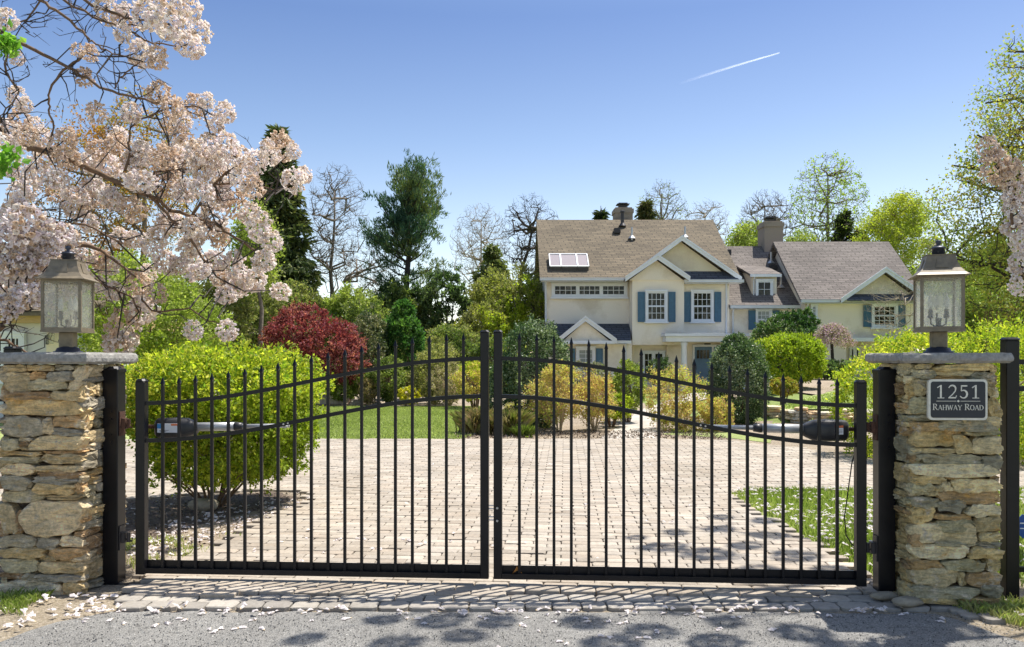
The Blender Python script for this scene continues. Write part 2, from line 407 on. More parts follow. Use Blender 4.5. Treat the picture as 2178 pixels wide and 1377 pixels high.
def shrub(name, label, base, ells, n, size, palette, seed=1, cat='shrub', group=None, shell=.78, amp=.12, sup=2.0, stems=8, stem_r=.02, bark='bark_brown', mat='leaf', up=.3, asp=.55, fr=3.0, tails=.03, zmin=None, partname='foliage', base_r=0, inner=True, spread=.5, stem_part='stem', jit=.16, clump=.075, dirw=.3, sz=(-.1, .5)):
    rng = np.random.default_rng(seed); root = empty(name, tuple(base), label, cat, group)
    P, d = shrub_pts(rng, ells, n, shell, amp, sup, fr, tails, clump)
    if zmin is not None: k = P[:, 2] > zmin; P, d = P[k], d[k]
    c = pal(rng, len(P), palette, jit, P, 1.6 / max(.3, ells[0][3]))
    V, Fq, C = leaf_np(P, size, rng, c, asp, up * .5, d * dirw)
    link(partname, mesh_np(partname, V, Fq, C), mat, root)
    mb = MB(); b0 = Vector(base)
    for i in range(stems):
        e = ells[i % len(ells)]; a = 6.283 * i / max(1, stems) + rng.uniform(0, .6); rr = rng.uniform(.2, spread + .2)
        tgt = Vector((e[0] + e[3] * rr * math.cos(a), e[1] + e[4] * rr * math.sin(a), e[2] + e[5] * rng.uniform(*sz)))
        p0 = b0 + Vector((math.cos(a), math.sin(a), 0)) * (base_r or stem_r * 2.5); mid = p0.lerp(tgt, .45) + Vector((0, 0, .06 * (tgt - p0).length))
        mb.tube([p0, mid, tgt], [stem_r, stem_r * .75, stem_r * .4], 5, cap=False)
        for q in range(3 if stems > 1 else 6):
            t = p0.lerp(tgt, rng.uniform(.35, .9)); g = Vector((e[0], e[1], e[2])) + Vector(rng.normal(0, .42, 3) * np.array(e[3:6]))
            mb.tube([t, t.lerp(g, .5) + Vector((0, 0, .03)), g], [stem_r * .45, stem_r * .35, stem_r * .2], 4, cap=False)
    if stems: mb.build(stem_part, bark, root, fixn=False)
    return root
# ------------------------------------------------------------ ground
rg = np.random.default_rng(5); rnd = random.Random(3)
def jag(poly, step=.35, amp=.05, seed=1):
    r = random.Random(seed); out = []
    for i, a in enumerate(poly):
        b = poly[(i + 1) % len(poly)]; L = math.hypot(b[0] - a[0], b[1] - a[1])
        n = max(1, int(L / step)) if L < 25 else 1; nx, ny = -(b[1] - a[1]) / (L + 1e-9), (b[0] - a[0]) / (L + 1e-9)
        for k in range(n):
            t = k / n; j = r.uniform(-amp, amp) if k else 0
            out.append((a[0] + (b[0] - a[0]) * t + nx * j, a[1] + (b[1] - a[1]) * t + ny * j))
    return out
def sheet(name, poly, off, mat, cell=0, kind='structure'):
    from mathutils.geometry import tessellate_polygon
    bm = bmesh.new(); bv = [bm.verts.new((x, y, 0)) for x, y in poly]
    for t in tessellate_polygon([[Vector((x, y, 0)) for x, y in poly]]):
        try: bm.faces.new([bv[i] for i in t])
        except ValueError: pass
    if cell:
        xs = [p[0] for p in poly]; ys = [p[1] for p in poly]
        for ax, lo, hi in ((0, min(xs), max(xs)), (1, min(ys), max(ys))):
            v = lo + cell
            while v < hi:
                co = [0, 0, 0]; no = [0, 0, 0]; co[ax] = v; no[ax] = 1
                bmesh.ops.bisect_plane(bm, geom=bm.verts[:] + bm.edges[:] + bm.faces[:], plane_co=co, plane_no=no); v += cell
    for v in bm.verts: v.co.z = gz(v.co.x, v.co.y) + off
    bmesh.ops.recalc_face_normals(bm, faces=bm.faces)
    if sum(f.normal.z for f in bm.faces) < 0: bmesh.ops.reverse_faces(bm, faces=bm.faces[:])
    me = bpy.data.meshes.new(name); bm.to_mesh(me); bm.free()
    o = link(name, me, mat); o['kind'] = kind; return o
def inpoly(px, py, poly):
    px = np.asarray(px); py = np.asarray(py); c = np.zeros(px.shape, bool); n = len(poly)
    for i in range(n):
        x0, y0 = poly[i]; x1, y1 = poly[(i + 1) % n]
        m = ((y0 > py) != (y1 > py)) & (px < (x1 - x0) * (py - y0) / (y1 - y0 + 1e-12) + x0); c ^= m
    return c
# ground grid
xs = np.concatenate((np.linspace(-400, -30, 14), np.linspace(-27, 27, 73), np.linspace(30, 400, 14)))
ys = np.concatenate((np.linspace(-60, -4, 8), np.linspace(-2, 62, 97), np.linspace(70, 620, 24)))
GXY = [(x, y) for y in ys for x in xs]
nx = len(xs); fs = np.array([(j * nx + i, j * nx + i + 1, (j + 1) * nx + i + 1, (j + 1) * nx + i) for j in range(len(ys) - 1) for i in range(nx - 1)])
o = link('ground', mesh_np('ground', [(x, y, gz(x, y) - .03) for x, y in GXY], fs), 'far_turf'); struct(o)
POLY_ROAD = [(-40, -8), (40, -8), (40, 3.1), (8, 3.35), (3.6, 3.85), G(2178, 1368), G(2080, 1335), G(1990, 1308), (1.5, 4.9), (0, 4.9), (-1.5, 4.9), (-2.35, 4.9), G(120, 1325), G(0, 1368), (-3.4, 4.05), (-8, 3.5), (-40, 3.2)]
POLY_ISL = [(-14, 5.6), (-3.2, 5.5), G(296, 1242), G(345, 1215), G(420, 1176), G(500, 1139), G(600, 1094), G(662, 1066), G(655, 1053), G(600, 1047), G(480, 1050), G(300, 1066), (-5.4, 8.3), (-14, 8.6)]
POLY_DRIVE = [(-2.42, 5.12), (-2.45, 5.5), (-3.2, 5.55), (-14, 5.6), (-14, 15.0), (-6, 15.25), (-2, 15.3), (2.4, 15.32), G(1400, 937), G(1540, 940), G(1700, 956), G(1850, 982), G(2100, 1008), (14, 10.3), (14, 9.5), (6, 9.42), G(1620, 1045), G(1572, 1052), G(1574, 1066), G(1600, 1088), G(1640, 1112), G(1720, 1156), G(1792, 1197), G(1840, 1226), (2.42, 5.4), (2.5, 5.12)]
POLY_TRI = [(2.45, 5.7), G(1842, 1226), G(1792, 1197), G(1720, 1156), G(1640, 1112), G(1600, 1088), G(1570, 1060), G(1620, 1043), (6, 9.44), (14, 9.5), (14, 5.7)]
sheet('road', jag(POLY_ROAD, .12, .02, 4), .004, 'asphalt')
sheet('shoulder_soil', [(-14, 2.5), (14, 2.5), (14, 5.75), (-14, 5.75)], -.004, 'dirt')
sheet('driveway_base', POLY_DRIVE, .003, 'joint_sand')
sheet('island_soil', jag(POLY_ISL, .2, .03, 9), .006, 'litter')
sheet('island_mulch', jag([(-7, 7.0), G(330, 1160), G(400, 1128), G(480, 1106), G(560, 1082), G(640, 1062), G(600, 1050), G(480, 1052), G(300, 1068), (-7, 8.3)], .12, .05, 11), .010, 'mulch')
sheet('grass_strip', jag(POLY_TRI, .2, .04, 12), .006, 'turf')
# lawns and beds
LAWN = [(-16, 15.3), (-2, 15.33), (-.8, 15.33), G(985, 935), G(1010, 905), G(1035, 885), G(1020, 868), G(1000, 863), G(850, 862), G(700, 862), (-8, 26.5), (-16, 26.5)]
sheet('left_lawn', jag(LAWN, .5, .08, 13), .008, 'turf')
PATH = [G(1270, 937), G(1400, 937), G(1396, 905), G(1402, 880), G(1440, 862), (8.2, 33), (9.6, 37.9), (8.3, 37.9), (6.6, 33), G(1370, 870), G(1340, 890), G(1305, 915)]
sheet('bed_mulch', jag([(-1.2, 15.36), (2.4, 15.36), (4, 15.36), G(1540, 942), G(1700, 959), G(1850, 986), G(2100, 1012), (14, 10.4), (14, 19.3), (5.4, 19.6), (4.2, 23), (4.9, 38), (-8, 38), (-9, 26.5), (-1, 26.4), (-.6, 21)], .5, .06, 14), .005, 'litter', 1.2)
sheet('garden_path', jag(PATH, .4, .03, 15), .012, 'flagstone', 1.5)
sheet('bed_grass', jag([G(1408, 925), G(1560, 934), G(1640, 944), G(1640, 934), G(1560, 922), G(1440, 915)], .3, .04, 16), .012, 'turf')
sheet('right_lawn', jag([(5.6, 20.0), (14, 19.9), (26, 22), (26, 36), (13.6, 36.2), (12.4, 33), (10.4, 27), (8, 23.5)], .6, .08, 17), .012, 'turf', 1.0)
sheet('right_bed', jag([(9.2, 25.2), (10.6, 27.3), (12.6, 33), (13.4, 36.2), (20, 36.4), (20, 37.9), (9.5, 37.9), (8.0, 30)], .6, .08, 18), .020, 'litter', 1.0)
sheet('garden_soil', jag([(-11, 26.6), (4, 26.6), (1, 40), (-14, 40)], .8, .15, 19), .010, 'litter', 2)

# pavers: tumbled concrete setts, each a bevelled block
def paver_mesh(name, cx, cy, wx, wy, ang, cols, z0=.004, h=.028, r=.013, seed=1, zj=.002):
    r_ = np.random.default_rng(seed); n = len(cx); hx = wx / 2; hy = wy / 2; rx = np.minimum(r, hx * .4)
    oc = np.array([(-1, -1, 1, 0), (1, -1, -1, 0), (1, -1, 0, 1), (1, 1, 0, -1), (1, 1, -1, 0), (-1, 1, 1, 0), (-1, 1, 0, -1), (-1, -1, 0, 1)], float)
    V = np.zeros((n, 24, 3)); rr = r * .9
    for k in range(8):
        sx, sy, ix, iy = oc[k]
        for lv, (ins, z) in enumerate(((0, 0), (0, h - .005), (.006, h))):
            jx = r_.normal(0, .0018, n) if lv else 0; jy = r_.normal(0, .0018, n) if lv else 0
            x = sx * (hx - ins) + ix * rr + jx; y = sy * (hy - ins) + iy * rr + jy
            V[:, lv * 8 + k, 0] = x; V[:, lv * 8 + k, 1] = y; V[:, lv * 8 + k, 2] = z0 + z
    tx, ty, tz = r_.normal(0, .007, n), r_.normal(0, .007, n), r_.normal(0, zj, n)
    V[:, 8:, 2] += V[:, 8:, 0] * tx[:, None] + V[:, 8:, 1] * ty[:, None] + tz[:, None]
    a = (ang + r_.normal(0, .008, n))[:, None]; c, s_ = np.cos(a), np.sin(a)
    x = V[:, :, 0] * c - V[:, :, 1] * s_ + cx[:, None]; y = V[:, :, 0] * s_ + V[:, :, 1] * c + cy[:, None]; V[:, :, 0] = x; V[:, :, 1] = y
    fq = []
    for lv in range(2):
        for k in range(8): fq.append((lv * 8 + k, lv * 8 + (k + 1) % 8, lv * 8 + 8 + (k + 1) % 8, lv * 8 + 8 + k))
    fq += [(16, 17, 22, 23), (17, 18, 21, 22), (18, 19, 20, 21)]
    fq = np.array(fq); Fq = (fq[None] + (np.arange(n) * 24)[:, None, None]).reshape(-1, 4)
    return mesh_np(name, V.reshape(-1, 3), Fq, np.repeat(cols, 24, axis=0))
PW, PD = .222, .1115
ss, nn = np.meshgrid(np.arange(-66, 66), np.arange(-4, 96)); 
sx = (ss + .5 * (nn % 2)) * PW; sn = nn * PD + .02
wx_ = GC[0] + sx * math.cos(TH) + sn * math.sin(TH); wy_ = GC[1] - sx * math.sin(TH) + sn * math.cos(TH)
wx_, wy_ = wx_.ravel(), wy_.ravel()
k = inpoly(wx_, wy_, POLY_DRIVE) & ~inpoly(wx_, wy_, POLY_ISL) & (wy_ > 5.19) & (wx_ > -9.5) & (wx_ < 11)
wx_, wy_ = wx_[k], wy_[k]; n = len(wx_)
pc = np.array([(.335, .288, .23), (.365, .318, .26), (.315, .272, .22), (.35, .308, .255), (.33, .278, .22)])
cols = pc[rg.integers(0, 5, n)] * (1 + rg.normal(0, .07, n))[:, None]
struct(link('driveway', paver_mesh('driveway', wx_, wy_, np.full(n, PW - .006), np.full(n, PD - .005), -TH, cols, seed=2), 'paver'))
# two courses of darker edging setts along the road
bx, by, bw = [], [], []
for r_i, yy in enumerate((5.125, 4.985)):
    x = -2.42 + (.08 if r_i else 0)
    while x < 2.62:
        w = rnd.uniform(.15, .19); bx.append(x + w / 2); by.append(yy + rnd.uniform(-.006, .006) + (-.02 if r_i == 0 and False else 0)); bw.append(w - .008); x += w
for r_i in range(6):                                   # the flare by the right pillar
    bx.append(2.62 + .05 * r_i + rnd.uniform(-.03, .03)); by.append(4.93 - .09 * (r_i % 3)); bw.append(.12)
n = len(bx); ec = np.array([(.30, .272, .235), (.34, .31, .265), (.265, .242, .21)])[rg.integers(0, 3, n)] * (1 + rg.normal(0, .08, n))[:, None]
struct(link('driveway_edging', paver_mesh('driveway_edging', np.array(bx), np.array(by), np.array(bw), np.full(n, .132), 0., ec, z0=-.013, h=.034, r=.024, seed=3, zj=.003), 'paver'))
# curved border course round the island
def course(pts, w=.11, l=.2, inset=.07):
    cx, cy, an = [], [], []
    for a, b in zip(pts[:-1], pts[1:]):
        L = math.hypot(b[0] - a[0], b[1] - a[1]); n = max(1, round(L / l)); t0 = math.atan2(b[1] - a[1], b[0] - a[0])
        for q in range(n):
            t = (q + .5) / n; cx.append(a[0] + (b[0] - a[0]) * t - math.sin(t0) * inset * -1); cy.append(a[1] + (b[1] - a[1]) * t - math.cos(t0) * inset); an.append(t0)
    return np.array(cx), np.array(cy), np.array(an)

# ------------------------------------------------------------ grass
def blades(name, label, P, hmin, hmax, palette, seed=1, w=.006, bend=.5, kind='stuff', cat='grass', mat='grass'):
    r_ = np.random.default_rng(seed); n = len(P); P = np.asarray(P); h = r_.uniform(hmin, hmax, n)[:, None]
    a = r_.uniform(0, 6.28, n); d = np.stack([np.cos(a), np.sin(a), np.zeros(n)], 1); s = np.stack([-np.sin(a), np.cos(a), np.zeros(n)], 1)
    b = r_.uniform(.1, bend, n)[:, None]; up = np.array([[0, 0, 1.]]); ww = w * r_.uniform(.7, 1.3, n)[:, None]
    V = np.stack([P - s * ww, P + s * ww, P + s * ww * .7 + up * h * .55 + d * h * b * .3, P + up * h * (1 - b * .3) + d * h * b, P - s * ww * .7 + up * h * .55 + d * h * b * .3], 1).reshape(-1, 3)
    c = pal(r_, n, palette, .18, P, 1.3)
    o = link(name, mesh_np(name, V, np.arange(5 * n).reshape(-1, 5), np.repeat(c, 5, axis=0)), mat)
    tag(o, label, cat, None, kind); return o
def scatter(poly, n, seed, thin=0, fr=3.):
    r_ = np.random.default_rng(seed); xs_ = [p[0] for p in poly]; ys_ = [p[1] for p in poly]
    x = r_.uniform(min(xs_), max(xs_), n); y = r_.uniform(min(ys_), max(ys_), n); k = inpoly(x, y, poly)
    if thin:
        v = np.sin(x * fr + seed) * np.sin(y * fr * 1.3 + seed * 2) + .6 * np.sin(x * fr * 2.3 + y * fr * 1.9); k &= v > thin + r_.normal(0, .3, n)
    x, y = x[k], y[k]; return np.array([(a, b, gz(a, b) + .005) for a, b in zip(x, y)])
GRN = [(.22, .28, .06), (.30, .37, .09), (.37, .43, .13), (.44, .48, .17), (.54, .53, .26)]
tri_near = [(2.45, 5.7), (2.42, 7.6), (2.36, 9.05), (2.7, 9.42), (7.4, 9.46), (7.4, 8), (5.2, 5.7)]
blades('grass', 'short bright grass of the strip beside the driveway', scatter(tri_near, 60000, 1), .03, .075, GRN, 1, .004)
blades('grass', 'grass tufts on the verge at the foot of the right pillar', scatter([(2.62, 5.1), (2.6, 4.95), (2.7, 4.75), (2.9, 4.45), (3.6, 4.0), (4.5, 4.2), (4.2, 5.6), (3.3, 5.6), (3.3, 4.98)], 22000, 2, -.25), .02, .09, GRN + [(.42, .40, .18)], 2, .0026, .8)
blades('grass', 'thin grass on the verge at the foot of the left pillar', scatter([(-3.6, 5.24), (-2.85, 5.22), (-2.9, 5.0), (-2.75, 4.75), (-3.1, 4.4), (-4.2, 4.2), (-4.4, 5.3)], 16000, 3, .1, 5), .015, .07, GRN + [(.42, .40, .18)], 3, .0026, .8)
blades('grass', 'sparse weeds in the island soil by the left gate post', scatter([(-2.6, 5.75), (-2.3, 6.3), (-2.2, 7.0), (-3.2, 6.8), (-3.0, 5.7)], 3800, 4, .2, 5), .02, .06, GRN, 4, .004)
blades('grass', 'mown grass of the left lawn', scatter([(-7, 15.4), (-.9, 15.4), (-.6, 17), (-.3, 20), (-.8, 26), (-9.5, 26)], 90000, 5), .03, .06, [(.27, .32, .10), (.33, .38, .13), (.40, .44, .18)], 5, .009)
blades('grass', 'mown grass of the raised right lawn', scatter([(6.2, 20.2), (12, 20.2), (16, 24), (16, 34), (13, 34), (10.6, 27), (8.2, 23.6)], 50000, 6), .03, .06, [(.27, .33, .10), (.34, .40, .13), (.40, .45, .17)], 6, .011)

# ------------------------------------------------------------ stone pillars
def rough_block(mb, a0, a1, z0, z1, dep, proj, M, r_, col):
    """field stone: a = along the face, z up, d outward; M maps (a,d,z)"""
    ca, cz = (a0 + a1) / 2, (z0 + z1) / 2; ha, hz = (a1 - a0) / 2 * .985, (z1 - z0) / 2 * .915
    n = 18; ph = r_.uniform(0, 6.28, 3); ex = r_.uniform(3.0, 6.5); tilt = r_.normal(0, .05); sk = r_.normal(0, .22)
    rings = []
    for ins, d in ((1.0, -dep), (1.0, proj * .45), (.96, proj * .92), (.88, proj * 1.02), (.5, proj * 1.08)):
        ring = []
        for k in range(n):
            t = 2 * math.pi * k / n + .17; c, s = math.cos(t), math.sin(t)
            g = (abs(c) ** ex + abs(s) ** ex) ** (-1 / ex) * (1 + .05 * math.sin(3 * t + ph[0]) + .035 * math.sin(5 * t + ph[1]))
            u, v = c * g * ha * ins, s * g * hz * ins
            u += sk * v; v += tilt * u * .4
            j = min(hz, .03) * .17; 
            ring.append(M(ca + u + r_.normal(0, j), d + (r_.normal(0, .0045) if d > 0 else 0) + (.012 * math.sin(u * 26 + ph[2]) if ins < .99 else 0), cz + v + r_.normal(0, j)))
        rings.append(ring)
    vs = [p for r in rings for p in r] + [M(ca, proj * 1.12, cz)]
    L = len(rings); fs = [(i * n + k, i * n + (k + 1) % n, (i + 1) * n + (k + 1) % n, (i + 1) * n + k) for i in range(L - 1) for k in range(n)]
    fs += [((L - 1) * n + k, (L - 1) * n + (k + 1) % n, L * n) for k in range(n)]
    mb.add(vs, fs, col)
SC = [(.50, .41, .26), (.60, .47, .27), (.42, .39, .32), (.66, .56, .40), (.52, .36, .20), (.36, .34, .30), (.60, .50, .33), (.48, .44, .32), (.70, .62, .48), (.40, .28, .17)]
def rows_face(mb, a0, a1, z1, M, r_, tint):
    z = .0
    while z < z1 - .02:
        h = min(r_.choice([.035, .05, .07, .09, .12]), z1 - z); h = z1 - z if z1 - z - h < .03 else h; a = a0
        while a < a1 - .02:
            w = r_.uniform(.09, .34); w = a1 - a if a1 - a - w < .06 else w; sp = r_.random() < .25 and h > .08
            c = tuple(np.array(SC[r_.integers(0, len(SC))]) * tint * r_.uniform(.8, 1.2))
            if sp:
                m_ = h * r_.uniform(.4, .6); rough_block(mb, a, a + w, z, z + m_, .03, r_.uniform(.012, .03), M, r_, c); rough_block(mb, a, a + w, z + m_, z + h, .03, r_.uniform(.01, .03), M, r_, c)
            else: rough_block(mb, a, a + w, z, z + h, .03, r_.uniform(.012, .035), M, r_, c)
            a += w
        z += h
def pillar(s0, s1, n0, n1, zt, rects, label, tint, seed, capspec):
    r_ = np.random.default_rng(seed); c = U((s0 + s1) / 2, (n0 + n1) / 2)
    root = empty('stone_pillar', (c[0], c[1], 0), label, 'pillar')
    mb = MB(); mb.box(s0 + .055, s1 - .055, n0 + .055, n1 - .055, 0, zt - .004, lambda x, y, z: U(x, y, z)); mb.build('mortar_core', 'mulch', root)
    mb = MB()
    Mf = lambda a, d, z: U(a, n0 + .02 - d, z)
    fD = lambda s: U(s, n0)[1]
    for (x0, y0, x1, y1, ci) in rects:
        D = fD((s0 + s1) / 2)
        def s_at(px):                                   # the ray through px meets the front face
            k = (px - CX) / F; A = math.cos(TH); B = math.sin(TH)
            y00 = GC[1] + n0 * math.cos(TH); x00 = GC[0] + n0 * math.sin(TH)
            return (k * y00 - x00) / (A + k * B)
        a0, a1 = s_at(x0), s_at(x1); D = U((a0 + a1) / 2, n0)[1]; z1_, z0_ = Z(y0, D), Z(y1, D)
        a0, a1 = max(a0, s0 - .01), min(a1, s1 + .01); z0_ = max(z0_, -.03); z1_ = min(z1_, zt)
        if a1 - a0 < .02 or z1_ - z0_ < .008: continue
        ar = (a1 - a0) * (z1_ - z0_); cc = tuple(np.array(SC[ci % len(SC)]) * tint * r_.uniform(.85, 1.18))
        rough_block(mb, a0, a1, z0_, z1_, .04, .018 + .02 * r_.random() + min(.012, ar), Mf, r_, cc)
    rows_face(mb, n0, n1, zt, (lambda a, d, z: U(s1 - .02 + d, a, z)), r_, tint)
    rows_face(mb, n0, n1, zt, (lambda a, d, z: U(s0 + .02 - d, a, z)), r_, tint)
    rows_face(mb, s0, s1, zt, (lambda a, d, z: U(a, n1 - .02 + d, z)), r_, tint)
    mb.build('stonework', 'stone', root)
    (c0, c1, m0, m1, zb, ztop) = capspec                 # slate cap slab with ragged edge, in two pieces
    mb = MB(); per = []
    def edge(aa, bb):
        N = 22
        for q in range(N): t = q / N; per.append((aa[0] + (bb[0] - aa[0]) * t, aa[1] + (bb[1] - aa[1]) * t))
    edge((c0, m0), (c1, m0)); edge((c1, m0), (c1, m1)); edge((c1, m1), (c0, m1)); edge((c0, m1), (c0, m0))
    cx_, cy_ = (c0 + c1) / 2, (m0 + m1) / 2; n = len(per); vs = []
    for ins, z in ((.03, zb), (.0, zb + .014), (-.004, (zb + ztop) / 2), (.002, ztop - .012), (.014, ztop)):
        for (x, y) in per:
            j = r_.normal(0, .004); ex = (x - cx_) * (1 - ins * 2 + j); ey = (y - cy_) * (1 - ins * 2 + j)
            vs.append(U(cx_ + ex, cy_ + ey, z + r_.normal(0, .0018)))
    fs = [(i * n + k, i * n + (k + 1) % n, (i + 1) * n + (k + 1) % n, (i + 1) * n + k) for i in range(4) for k in range(n)] + [tuple(reversed(range(n))), tuple(range(4 * n, 5 * n))]
    mb.add(vs, fs, (.27, .26, .24)); mb.build('cap_slab', 'cap_stone', root)
    return root
def q1(l): return [(a / 4.303, 640 + b / 4.303, c / 4.303, 640 + d / 4.303, i) for i, (a, b, c, d) in enumerate(l)]
def q3(l, ox): return [(ox + a / 2.613, 850 + b / 2.613, ox + c / 2.613, 850 + d / 2.613, i * 3 + 1) for i, (a, b, c, d) in enumerate(l)]
def q7(l): return [(1800 + a / 3.278, 500 + b / 3.278, 1800 + c / 3.278, 500 + d / 3.278, i) for i, (a, b, c, d) in enumerate(l)]
LR = q1([(50, 560, 260, 650), (262, 560, 500, 645), (500, 560, 690, 640), (60, 655, 270, 690), (275, 650, 435, 720), (440, 645, 680, 745), (50, 675, 290, 845), (245, 712, 620, 828), (650, 600, 800, 835), (40, 828, 480, 905), (490, 825, 800, 920), (50, 900, 800, 1060), (30, 1055, 420, 1250), (405, 1065, 490, 1230), (486, 1055, 800, 1168), (440, 1165, 800, 1235), (270, 1235, 800, 1372), (20, 1260, 190, 1372), (165, 1252, 300, 1288), (192, 1290, 272, 1330), (190, 1330, 300, 1372)]) + \
     q3([(15, 288, 240, 312), (240, 286, 470, 302), (0, 315, 235, 355), (235, 300, 480, 360), (10, 355, 210, 420), (200, 365, 480, 405), (215, 400, 480, 440), (5, 420, 180, 505), (185, 428, 440, 470), (440, 425, 550, 468), (195, 465, 430, 530), (430, 460, 570, 525), (20, 505, 260, 570), (255, 528, 460, 556), (115, 553, 500, 765), (0, 570, 110, 750), (85, 605, 150, 748), (0, 752, 205, 825), (205, 765, 337, 832), (338, 760, 500, 822), (0, 820, 262, 882), (270, 822, 500, 886), (0, 880, 220, 965), (222, 866, 330, 898), (330, 880, 500, 900), (212, 897, 500, 970), (0, 963, 135, 1003), (135, 965, 200, 1003), (200, 970, 500, 1014), (0, 1003, 360, 1100), (355, 1012, 478, 1118)], 0)
RR = q7([(470, 890, 605, 938), (605, 895, 1040, 952), (460, 938, 620, 1000), (480, 945, 980, 985), (560, 980, 850, 1018), (850, 955, 1040, 1020), (455, 1000, 600, 1125), (450, 1120, 590, 1252), (590, 1015, 980, 1130), (590, 1130, 985, 1250), (975, 1010, 1040, 1130), (980, 1130, 1060, 1278), (450, 1250, 820, 1300), (800, 1262, 1080, 1330), (450, 1300, 640, 1372), (600, 1285, 1085, 1372)]) + \
     q3([(1130, 165, 1382, 270), (1320, 155, 1418, 197), (1425, 160, 1640, 204), (1365, 190, 1478, 306), (1478, 203, 1640, 307), (1130, 268, 1408, 300), (1100, 300, 1182, 350), (1180, 300, 1538, 365), (1538, 308, 1655, 388), (1100, 353, 1632, 430), (1145, 420, 1337, 472), (1330, 425, 1415, 447), (1110, 455, 1257, 532), (1225, 475, 1312, 537), (1308, 452, 1362, 512), (1362, 438, 1650, 517), (1290, 503, 1650, 582), (1110, 538, 1302, 607), (1288, 553, 1442, 627), (1442, 583, 1650, 652), (1110, 590, 1267, 692), (1268, 638, 1482, 670), (1283, 663, 1502, 742), (1488, 652, 1655, 737), (1110, 678, 1512, 802), (1513, 736, 1655, 790), (1110, 745, 1257, 815), (1258, 788, 1507, 815), (1508, 788, 1655, 822), (1110, 798, 1457, 887), (1457, 820, 1655, 886), (1110, 885, 1312, 947), (1312, 886, 1555, 957), (1555, 886, 1655, 957), (1110, 928, 1402, 1037), (1402, 955, 1445, 1037), (1445, 957, 1655, 1042), (1110, 1033, 1532, 1107), (1532, 1020, 1655, 1097), (1110, 1080, 1165, 1125), (1165, 1100, 1400, 1135), (1400, 1100, 1655, 1130)], 1500)
pillar(-3.115, -2.575, -.27, .25, 1.447, LR, 'dry-stacked stone pillar at the left of the gate, with no plaque', np.array([1.0, .96, .88]), 21, (-3.19, -2.51, -.33, .30, 1.452, 1.524))
pillar(2.53, 3.03, -.27, .25, 1.455, RR, 'dry-stacked stone pillar at the right of the gate, carrying the number plaque', np.array([.98, 1.0, .86]), 22, (2.455, 3.085, -.33, .29, 1.459, 1.518))
for i, (px, py, r_, lab) in enumerate(((1930, 1297, .07, 'flat grey-brown stone lying at the apron corner beside the right pillar'), (1882, 1283, .06, 'low stone half buried beside the foot of the right gate post'), (434, 1092, .10, 'rounded tan boulder at the foot of the left green bush'))):
    x, y = G(px, py); mb = MB(); rr = np.random.default_rng(40 + i); prof = []
    vs = []; n = 14
    for a in range(8):
        th = math.pi * a / 7
        for k in range(n):
            p = 2 * math.pi * k / n; q = 1 + .12 * math.sin(2 * p + i) + .08 * math.sin(3 * p + th * 2 + i) + rr.normal(0, .025)
            vs.append((x + r_ * 1.35 * math.sin(th) ** .7 * math.cos(p) * q, y + r_ * .9 * math.sin(th) ** .7 * math.sin(p) * q, .02 + r_ * (.62 if i == 2 else .4) * (1 - math.cos(th)) * (.9 + .1 * q)))
    mb.add(vs, [(a * n + k, a * n + (k + 1) % n, (a + 1) * n + (k + 1) % n, (a + 1) * n + k) for a in range(7) for k in range(n)], (.30, .26, .19))
    tag(mb.build('boulder' if i == 2 else 'loose_stone', 'rock', smooth=True), lab, 'stone')

